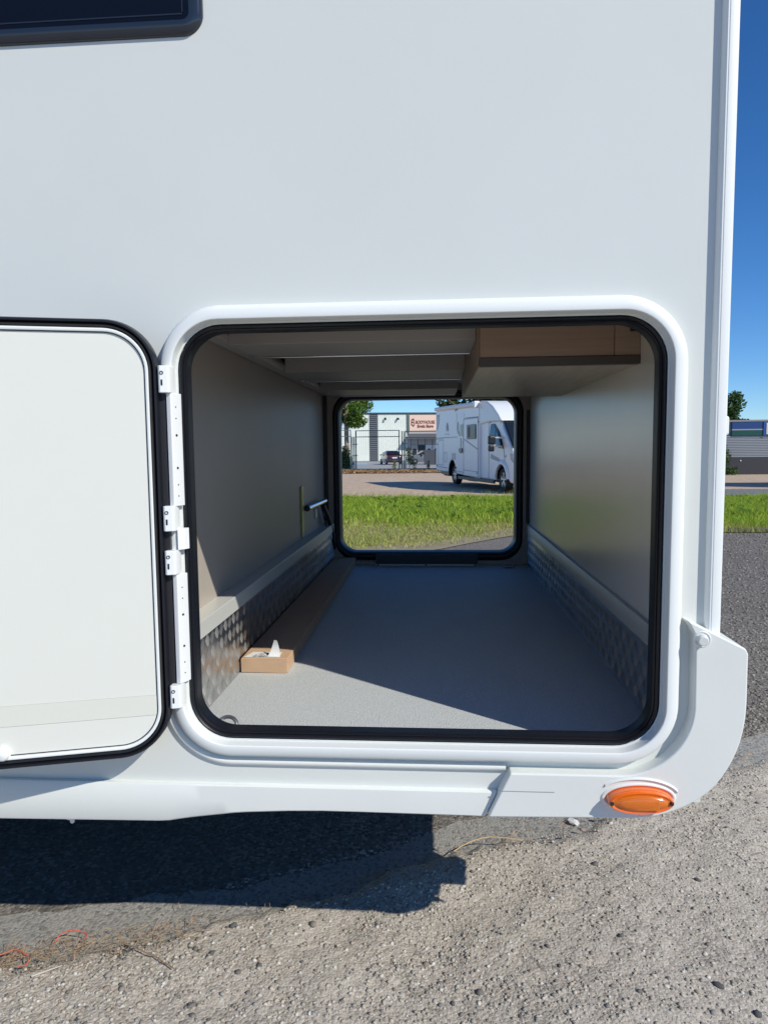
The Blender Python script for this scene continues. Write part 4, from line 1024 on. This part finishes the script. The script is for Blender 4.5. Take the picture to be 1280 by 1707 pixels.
def leaves(n, centers, size, flat=.7):
    """leaf quads through clumps [(x, y, z, rx, rz)]"""
    cs = np.array(centers); wts = cs[:, 3] ** 2 * cs[:, 4]; wts /= wts.sum()
    k = rng.choice(len(cs), n, p=wts)
    v_ = rng.normal(size=(n, 3)); v_ /= np.linalg.norm(v_, axis=1)[:, None]
    rr = rng.random(n) ** .45
    P = cs[k, :3] + v_ * rr[:, None] * np.stack([cs[k, 3], cs[k, 3], cs[k, 4]], 1)
    a = rng.normal(size=(n, 3)); a[:, 2] *= .6; a /= np.linalg.norm(a, axis=1)[:, None]
    b = np.cross(a, rng.normal(size=(n, 3))); b /= np.linalg.norm(b, axis=1)[:, None]
    s = size * rng.uniform(.6, 1.3, n)[:, None]
    c_ = np.cross(a, b) * s * .18
    V = np.stack([P - a * s, P - b * s * .5 + c_, P + a * s, P + b * s * .5 + c_], 1).reshape(-1, 3)
    F = np.arange(4 * n).reshape(-1, 4)
    return V, F
def leafmesh(name, n, centers, size, m, parent):
    V, F = leaves(n, centers, size)
    me = bpy.data.meshes.new(name); me.from_pydata(V.tolist(), [], F.tolist()); me.materials.append(m)
    o = bpy.data.objects.new(name, me); COL.objects.link(o); o.parent = parent
    return o
def tree(name, x, y, h, trunk_r, trunk_h, crown_r, crown_z0, label, m, bark, n, size, seed, spread=1.):
    rnd = random.Random(seed)
    t = tag(empty(name, (x, y, gz(y) - .02)), label, 'tree', None)
    tr = MB().tube([(0, 0, 0), (.03, 0, trunk_h * .35), (-.04, .02, trunk_h * .7), (0, 0, trunk_h), (.05, 0, h * .75)], [trunk_r * 1.25, trunk_r, trunk_r * .92, trunk_r * .8, trunk_r * .25], 12)
    cl_ = []
    for i in range(9):
        a = rnd.uniform(0, 6.28); z0 = trunk_h * rnd.uniform(.75, 1.15); l = crown_r * rnd.uniform(.5, .95)
        e = (math.cos(a) * l, math.sin(a) * l, min(h - .4, z0 + l * rnd.uniform(.3, 1.1)))
        tr.tube([(0, 0, z0), (e[0] * .45, e[1] * .45, z0 + (e[2] - z0) * .35), e], [trunk_r * .45, trunk_r * .3, trunk_r * .08], 6)
        cl_.append((*e, crown_r * rnd.uniform(.28, .45), crown_r * rnd.uniform(.22, .38)))
    for i in range(26):
        a = rnd.uniform(0, 6.28); z = rnd.uniform(crown_z0, h - .3); k = (z - crown_z0) / (h - crown_z0)
        rr = crown_r * (math.sin(math.pi * min(1, .18 + k * .78)) ** .7) * rnd.uniform(.35, .95)
        cl_.append((math.cos(a) * rr, math.sin(a) * rr, z, crown_r * rnd.uniform(.2, .36), crown_r * rnd.uniform(.16, .28)))
    tr.build('trunk', bark, t, smooth=60)
    leafmesh('crown', n, cl_, size, m, t)
    return t
tree('plane_tree', -7.42, 58, 10.5, .21, 4.3, 2.2, 3.7, 'plane tree with pale flaking trunk behind the left fence frame', M['leaf'], M['bark'], 9000, .14, 3)
tree('broadleaf_tree', 3.0, 48, 11, .3, 3.4, 3.4, 3.9, 'dark leafy tree rising behind the white motorhome', M['leaf_dark'], M['bark_dark'], 11000, .2, 8)
tree('broadleaf_tree', 28.6, 72, 6.9, .25, 2.4, 2.6, 2.4, 'round dark tree above the low building on the right', M['leaf_dark'], M['bark_dark'], 9000, .17, 12)
bs = tag(empty('bush', (-7.25, 55, gz(55) - .02)), 'dull green bush at the foot of the plane tree by the fence', 'bush')
leafmesh('foliage', 2600, [(0, 0, .8, .6, .8), (-.4, .2, .6, .6, .6), (.3, -.1, .5, .45, .5), (.1, 0, 1.5, .4, .5)], .09, M['leaf_bush'], bs)
MB().tube([(0, 0, 0), (.05, 0, .7), (0, .05, 1.3)], [.04, .03, .01], 6).build('stem', M['bark_dark'], bs)
sp_ = tag(empty('sapling', (-2.0, 53.2, gz(53.2) - .02)), 'thin yellow-green sapling in front of the shop behind the fence', 'sapling')
leafmesh('foliage', 420, [(0, 0, 1.2, .34, .6), (.05, 0, .8, .35, .4), (-.1, 0, 1.6, .22, .35)], .07, leaf_mat('yellow green leaves', (.34, .34, .10), (.45, .42, .15)), sp_)
MB().tube([(0, 0, 0), (.02, 0, .9), (0, 0, 1.8)], [.025, .02, .008], 6).build('stem', M['bark'], sp_)
def weed(x, y, h, label):
    t = tag(empty('weed', (x, y, gz(y) - .02)), label, 'weed', 'weeds along the fence')
    m_ = MB()
    for k in range(5):
        a = random.uniform(0, 6.28); l = h * random.uniform(.6, 1)
        m_.tube([(0, 0, 0), (math.cos(a) * .06, math.sin(a) * .06, l * .5), (math.cos(a) * .16, math.sin(a) * .16, l)], [.012, .009, .003], 4)
    m_.build('stem', M['straw'], t)
    leafmesh('foliage', 90, [(0, 0, h * .35, .18, h * .3)], .06, M['leaf_bush'], t)
weed(-3.0, 50.5, 1.0, 'tall dry weed at the foot of the post right of the maroon car')
weed(-1.55, 50.8, 1.1, 'tall dry weed left of the grey car below the sapling')
weed(-.55, 50.6, 1.3, 'tall dry weed in front of the grey car')

# leaf litter strip at the fence
M['litter'] = mat('dry leaf litter', (.33, .20, .09), .9, island=.45)
def litter(n, x0, x1, y0, y1, s):
    P = np.stack([rng.uniform(x0, x1, n), rng.uniform(y0, y1, n)], 1)
    Zb = np.array([gz(y) for y in P[:, 1]])
    a = rng.uniform(0, 6.28, n); ss = s * rng.uniform(.5, 1.4, n)
    V = []
    for k in range(4):
        aa = a + k * math.pi / 2
        V.append(np.stack([P[:, 0] + np.cos(aa) * ss, P[:, 1] + np.sin(aa) * ss, Zb + .01 + rng.uniform(0, s * 1.2, n)], 1))
    V = np.stack(V, 1).reshape(-1, 3)
    me = bpy.data.meshes.new('dry_leaves'); me.from_pydata(V.tolist(), [], np.arange(4 * n).reshape(-1, 4).tolist()); me.materials.append(M['litter'])
    o = bpy.data.objects.new('dry_leaves', me); COL.objects.link(o); return tag(o, kind='stuff')
litter(9000, -9, 6, 43.5, 53.8, .10)

# grass
def grass(name, m, regs, seed):
    """regs: (n, sampler, hmin, hmax, width)"""
    r = np.random.default_rng(seed); Vs = []; Fs = []; off = 0
    for n, fn, h0, h1, wd_ in regs:
        x, y = fn(r, n); n = len(x); z = np.array([gz(q_) for q_ in y])
        patch = vnoise(x + 60, y + 60, .9, 31) * .6 + vnoise(x + 60, y + 60, 2.7, 32) * .4
        h = (h0 + (h1 - h0) * r.random(n) ** 1.3) * (.55 + .9 * patch); a = r.uniform(0, 6.28, n); bend = h * r.uniform(.15, .95, n)
        w_ = wd_ * r.uniform(.6, 1.4, n); fa_ = r.uniform(0, 6.28, n)
        dx, dy = np.cos(a), np.sin(a); sx, sy = np.cos(fa_) * w_, np.sin(fa_) * w_
        p = []
        for t, k in ((0, 1.), (.5, .8), (1, .0)):
            bx_, by_ = x + dx * bend * t * t, y + dy * bend * t * t; zz = z + h * t * (1 - .12 * t)
            if k: p += [np.stack([bx_ - sx * k, by_ - sy * k, zz], 1), np.stack([bx_ + sx * k, by_ + sy * k, zz], 1)]
            else: p.append(np.stack([bx_, by_, zz], 1))
        V = np.stack(p, 1).reshape(-1, 3); i = np.arange(n) * 5 + off
        F = np.concatenate([np.stack([i, i + 1, i + 3], 1), np.stack([i, i + 3, i + 2], 1), np.stack([i + 2, i + 3, i + 4], 1)])
        Vs.append(V); Fs.append(F); off += 5 * n
    V = np.concatenate(Vs); F = np.concatenate(Fs)
    me = bpy.data.meshes.new(name); me.from_pydata(V.tolist(), [], F.tolist()); me.materials.append(m)
    me.polygons.foreach_set('use_smooth', [True] * len(me.polygons))
    o = bpy.data.objects.new(name, me); COL.objects.link(o); return tag(o, kind='stuff')
VE = np.array([(-14, 6.6), (-.95, 6.8), (-.25, 6.85), (.5, 7.6), (1.1, 8.45), (2.0, 8.75), (22, 8.8)])
def verge_edge(x): return np.interp(x, VE[:, 0], VE[:, 1])
def strip(x0a, x1a, x0b, x1b, ya, yb, sparse=None):
    def fn(r, n):
        y = ya + (yb - ya) * r.random(n); t = (y - 6.5) / 13
        x = x0a + (x0b - x0a) * t + r.random(n) * ((x1a + (x1b - x1a) * t) - (x0a + (x0b - x0a) * t))
        k = y > verge_edge(x) + .22 + .75 * np.clip((x + .6) / 1.5, 0, 1) * (x < 2.6) * .8 + .35 * (vnoise(x + 60, y + 60, 3, 33) - .4)
        if sparse is not None: k &= r.random(n) < sparse(x, y + 2.6 * (vnoise(x + 60, y + 60, .55, 41) - .5) + 1.2 * (vnoise(x + 60, y + 60, 2.1, 42) - .5))
        return x[k], y[k]
    return fn
M['grass'] = mat('green grass', (.27, .42, .035), .6, island=.35, vcol=(.42, .52, .07), vscale=2.2, spec=.2, coord='Object')
M['grass_dry'] = mat('yellowish short grass', (.52, .47, .17), .7, island=.35, vcol=(.36, .43, .09), vscale=1.6, spec=.2)
translucent(M['grass'], .42); translucent(M['grass_dry'], .35); translucent(M['leaf'], .35); translucent(M['leaf_dark'], .25); translucent(M['leaf_bush'], .35)
grass('grass', M['grass'], [
    (46000, strip(-1.6, 2.0, -3.6, 3.9, 9.4, 16.6, lambda x, y: np.clip((y - 9.8) / 1.6, 0, 1)), .05, .17, .0055), (9000, strip(-1.6, 2.0, -3.6, 3.9, 6.8, 11, lambda x, y: np.clip((y - 8.2) / 3.5, .10, 1)), .03, .09, .004),
    (24000, strip(3.2, 5.6, 6.2, 12.0, 9.0, 16.2), .06, .19, .006), (14000, strip(-9, 14, -12, 20, 9.8, 16.6), .08, .20, .012)], 5)
grass('dry_grass', M['grass_dry'], [
    (36000, strip(-1.6, 2.0, -3.0, 3.2, 6.7, 13.2, lambda x, y: np.clip((13.2 - y) / 3.2, .06, 1)), .02, .065, .004),
    (6000, strip(3.2, 5.6, 5.2, 9.0, 8.8, 11, lambda x, y: np.clip((11.2 - y) / 2, .1, 1)), .03, .09, .0045),
    (2200, lambda r, n: (lambda x: (x, verge_edge(x) + .05 + 1.1 * r.random(n)))(r.uniform(-1.4, 2.4, n)), .015, .06, .004), (2600, lambda r, n: (r.uniform(3.0, 6.5, n), 8.62 + .5 * r.random(n) ** 1.5), .03, .12, .004), (5000, strip(-9, 14, -12, 20, 6.7, 12), .03, .08, .009), (900, strip(-1.6, 2.0, -3.6, 3.9, 16.2, 17.2), .05, .26, .005)], 6)
# broad weeds in the grass
V, F = leaves(900, [(rng.uniform(-1.5, 2.2), rng.uniform(11, 16), 0, .25, .1) for _ in range(45)] + [(rng.uniform(4.5, 8), rng.uniform(10.5, 15.5), 0, .25, .1) for _ in range(20)], .06)
V[:, 2] = np.abs(V[:, 2]) + .02 + np.array([gz(y) for y in V[:, 1]])
me = bpy.data.meshes.new('broadleaf_weed_leaves'); me.from_pydata(V.tolist(), [], F.tolist()); me.materials.append(M['leaf'])
o = bpy.data.objects.new('broadleaf_weed_leaves', me); COL.objects.link(o); tag(o, kind='stuff')

# kerb along the grass on the right
kerb = tag(empty('kerb', (3.0, 8.75, gz(8.75))), kind='structure')
KM = mat('old kerb stone', (.12, .105, .085), .95, var=.3, vscale=6, bump=.4, bscale=30)
for k in range(9):
    MB().box(k * 1.0 + .006, k * 1.0 + .994, -.05, .05, -.05, .036 + random.uniform(-.014, .010)).build('kerb_stone', KM, kerb, bevel=.016)

# ================================================================== low building on the right
rb = tag(empty('low_building', (15.6, 36, gz(36) - .02), R(-4)), 'low grey corrugated building with blue and green fascia at the right edge', 'building')
M['silver'] = mat('silver corrugated sheet', (.38, .40, .42), .4, metal=.4)
M['blue'] = mat('blue fascia', (.02, .06, .20), .4); M['green'] = mat('dark green fascia', (.012, .075, .06), .4)
MB().box(-3, 9, .1, 7, .0, 2.66).build('wall', M['silver'], rb)
MB().box(-3.1, 9.1, -.1, 7.1, 2.67, 2.76).build('roof', mat('grey roof felt', (.28, .27, .26), .9), rb)
c_ = MB(); pts = []
for k in range(13):
    z = .86 + k * .085; pts += [(0, z), (-.035, z + .028), (-.035, z + .056), (0, z + .08)]
c_.sweep([[(-3, y, z) for y, z in pts], [(9, y, z) for y, z in pts]], closed=False).build('corrugated_panel', M['silver'], rb)
MB().box(-3, 9, -.02, .1, .0, .85).build('plinth', M['dark_panel'], rb)
MB().box(-.62, .86, -.08, .1, 2.30, 2.64).build('fascia_panel', M['blue'], rb); MB().box(-.62, .86, -.078, .1, 1.96, 2.24).build('fascia_panel', M['green'], rb)
MB().box(-.62, .86, -.085, .09, 2.24, 2.30).build('fascia_strip', M['silver'], rb)
MB().box(.86, .97, -.12, .1, 1.95, 2.65).build('fascia_post', mat('bright blue post', (.02, .09, .32), .4), rb)
MB().box(.97, 9, -.07, .1, 1.95, 2.65).build('fascia_panel', mat('mid blue fascia', (.10, .20, .38), .4), rb)
sgn = MB().box(.99, 2.0, -.14, -.07, 2.02, 2.58).build('sign', M['poster'], rb, bevel=.01)
MB().box(1.05, 1.95, -.146, -.139, 2.08, 2.52).build('sign_face', mat('pale sign print', (.75, .72, .55), .5), sgn)
MB().poly_y(arc(1.42, 2.06, .34, 15, 165, 12), -.151, -.145).build('sign_mark', mat('teal sign print', (.02, .32, .24), .5), sgn)
MB().poly_y([(1.1, 2.1), (1.5, 2.1), (1.16, 2.32)], -.155, -.15).build('sign_mark', mat('lime sign print', (.45, .62, .08), .5), sgn)
lampb = MB().lathe([(0, .03), (.03, .02), (.04, 0)], (-.15, -.03, .70), (0, -1, 0), 10).build('wall_lamp', M['poster'], rb)
vb = tag(empty('shrub', (14.9, 35.2, gz(35) - .02)), 'dark scrubby shrub against the plinth of the low building', 'shrub')
leafmesh('foliage', 900, [(-.8, 0, .45, .5, .5), (-.6, 0, 1.0, .35, .5), (-.2, 0, .2, .4, .2)], .07, M['leaf_dark'], vb)
MB().tube([(0, 0, 0), (-.2, 0, .6)], [.03, .01], 5).build('stem', M['bark_dark'], vb)

# ================================================================== small things on the gravel
def strand(name, pts, r, m, label, cat, group=None):
    pts = [tuple(Vector(p)) for p in pts]
    if not isinstance(r, list):
        q_ = []
        for i in range(len(pts) - 1):
            a, b, c, e = (Vector(pts[max(i - 1, 0)]), Vector(pts[i]), Vector(pts[i + 1]), Vector(pts[min(i + 2, len(pts) - 1)]))
            for k in range(6):
                t = k / 6; q_.append(tuple(.5 * ((2 * b) + (c - a) * t + (2 * a - 5 * b + 4 * c - e) * t * t + (3 * b - a - 3 * c + e) * t ** 3) + Vector((random.gauss(0, .0008), random.gauss(0, .0008), 0))))
        pts = q_ + [pts[-1]]
    loc = pts[0]; t = MB().tube([(p[0] - loc[0], p[1] - loc[1], p[2] - loc[2]) for p in pts], r, 6)
    o = t.build(name, m, None, smooth=60); o.location = loc
    return tag(o, label, cat, group)
def gp_(x, y, h=.0): return (x, y, .014 + float(hgt(np.array(x), np.array(y))) + h)
strand('baler_twine', [gp_(-.985, .100), gp_(-.95, .108, .004), gp_(-.93, .118, .008), gp_(-.895, .105, .004), gp_(-.885, .085), gp_(-.90, .075)], .0014, M['twine'], 'scrap of orange twine on gravel at the left edge, nearer the camera', 'twine', 'orange twine scraps')
strand('baler_twine', [gp_(-.862, .155), gp_(-.855, .172, .012), gp_(-.83, .182, .016), gp_(-.80, .182, .008), (-.795, .165, .02)], .0013, M['twine'], 'curved orange twine scrap lying in dry grass beside the shadow', 'twine', 'orange twine scraps')
strand('dry_stalk', [gp_(.045, .560, .006), gp_(.09, .590, .012), gp_(.15, .615, .016), gp_(.24, .615, .010)], .0016, M['straw'], 'long pale dry stalk at the corner of the shadow', 'dry stalk')
strand('dry_stalk', [gp_(-.70, .155, .006), gp_(-.62, .12, .006), gp_(-.56, .085, .006)], .0014, M['straw'], 'dry stalk on the gravel below the left shadow', 'dry stalk')
strand('white_stick', [gp_(-.85, .045, .004), gp_(-.80, .075, .007)], [.0022, .0012], mat('bleached wood', (.55, .50, .42), .8), 'short pale splinter on gravel at lower left', 'splinter')
V, F = rock_mesh(77)
me = bpy.data.meshes.new('white_stone'); me.from_pydata((V * np.array([.017, .026, .009])).tolist(), [], F.tolist()); me.materials.append(mat('chalky white stone', (.75, .75, .74), .9))
o = bpy.data.objects.new('white_stone', me); COL.objects.link(o); o.location = (.407, .765, .004); o.rotation_euler.z = .5
tag(o, 'chalky white stone on the asphalt edge under the bumper', 'stone')
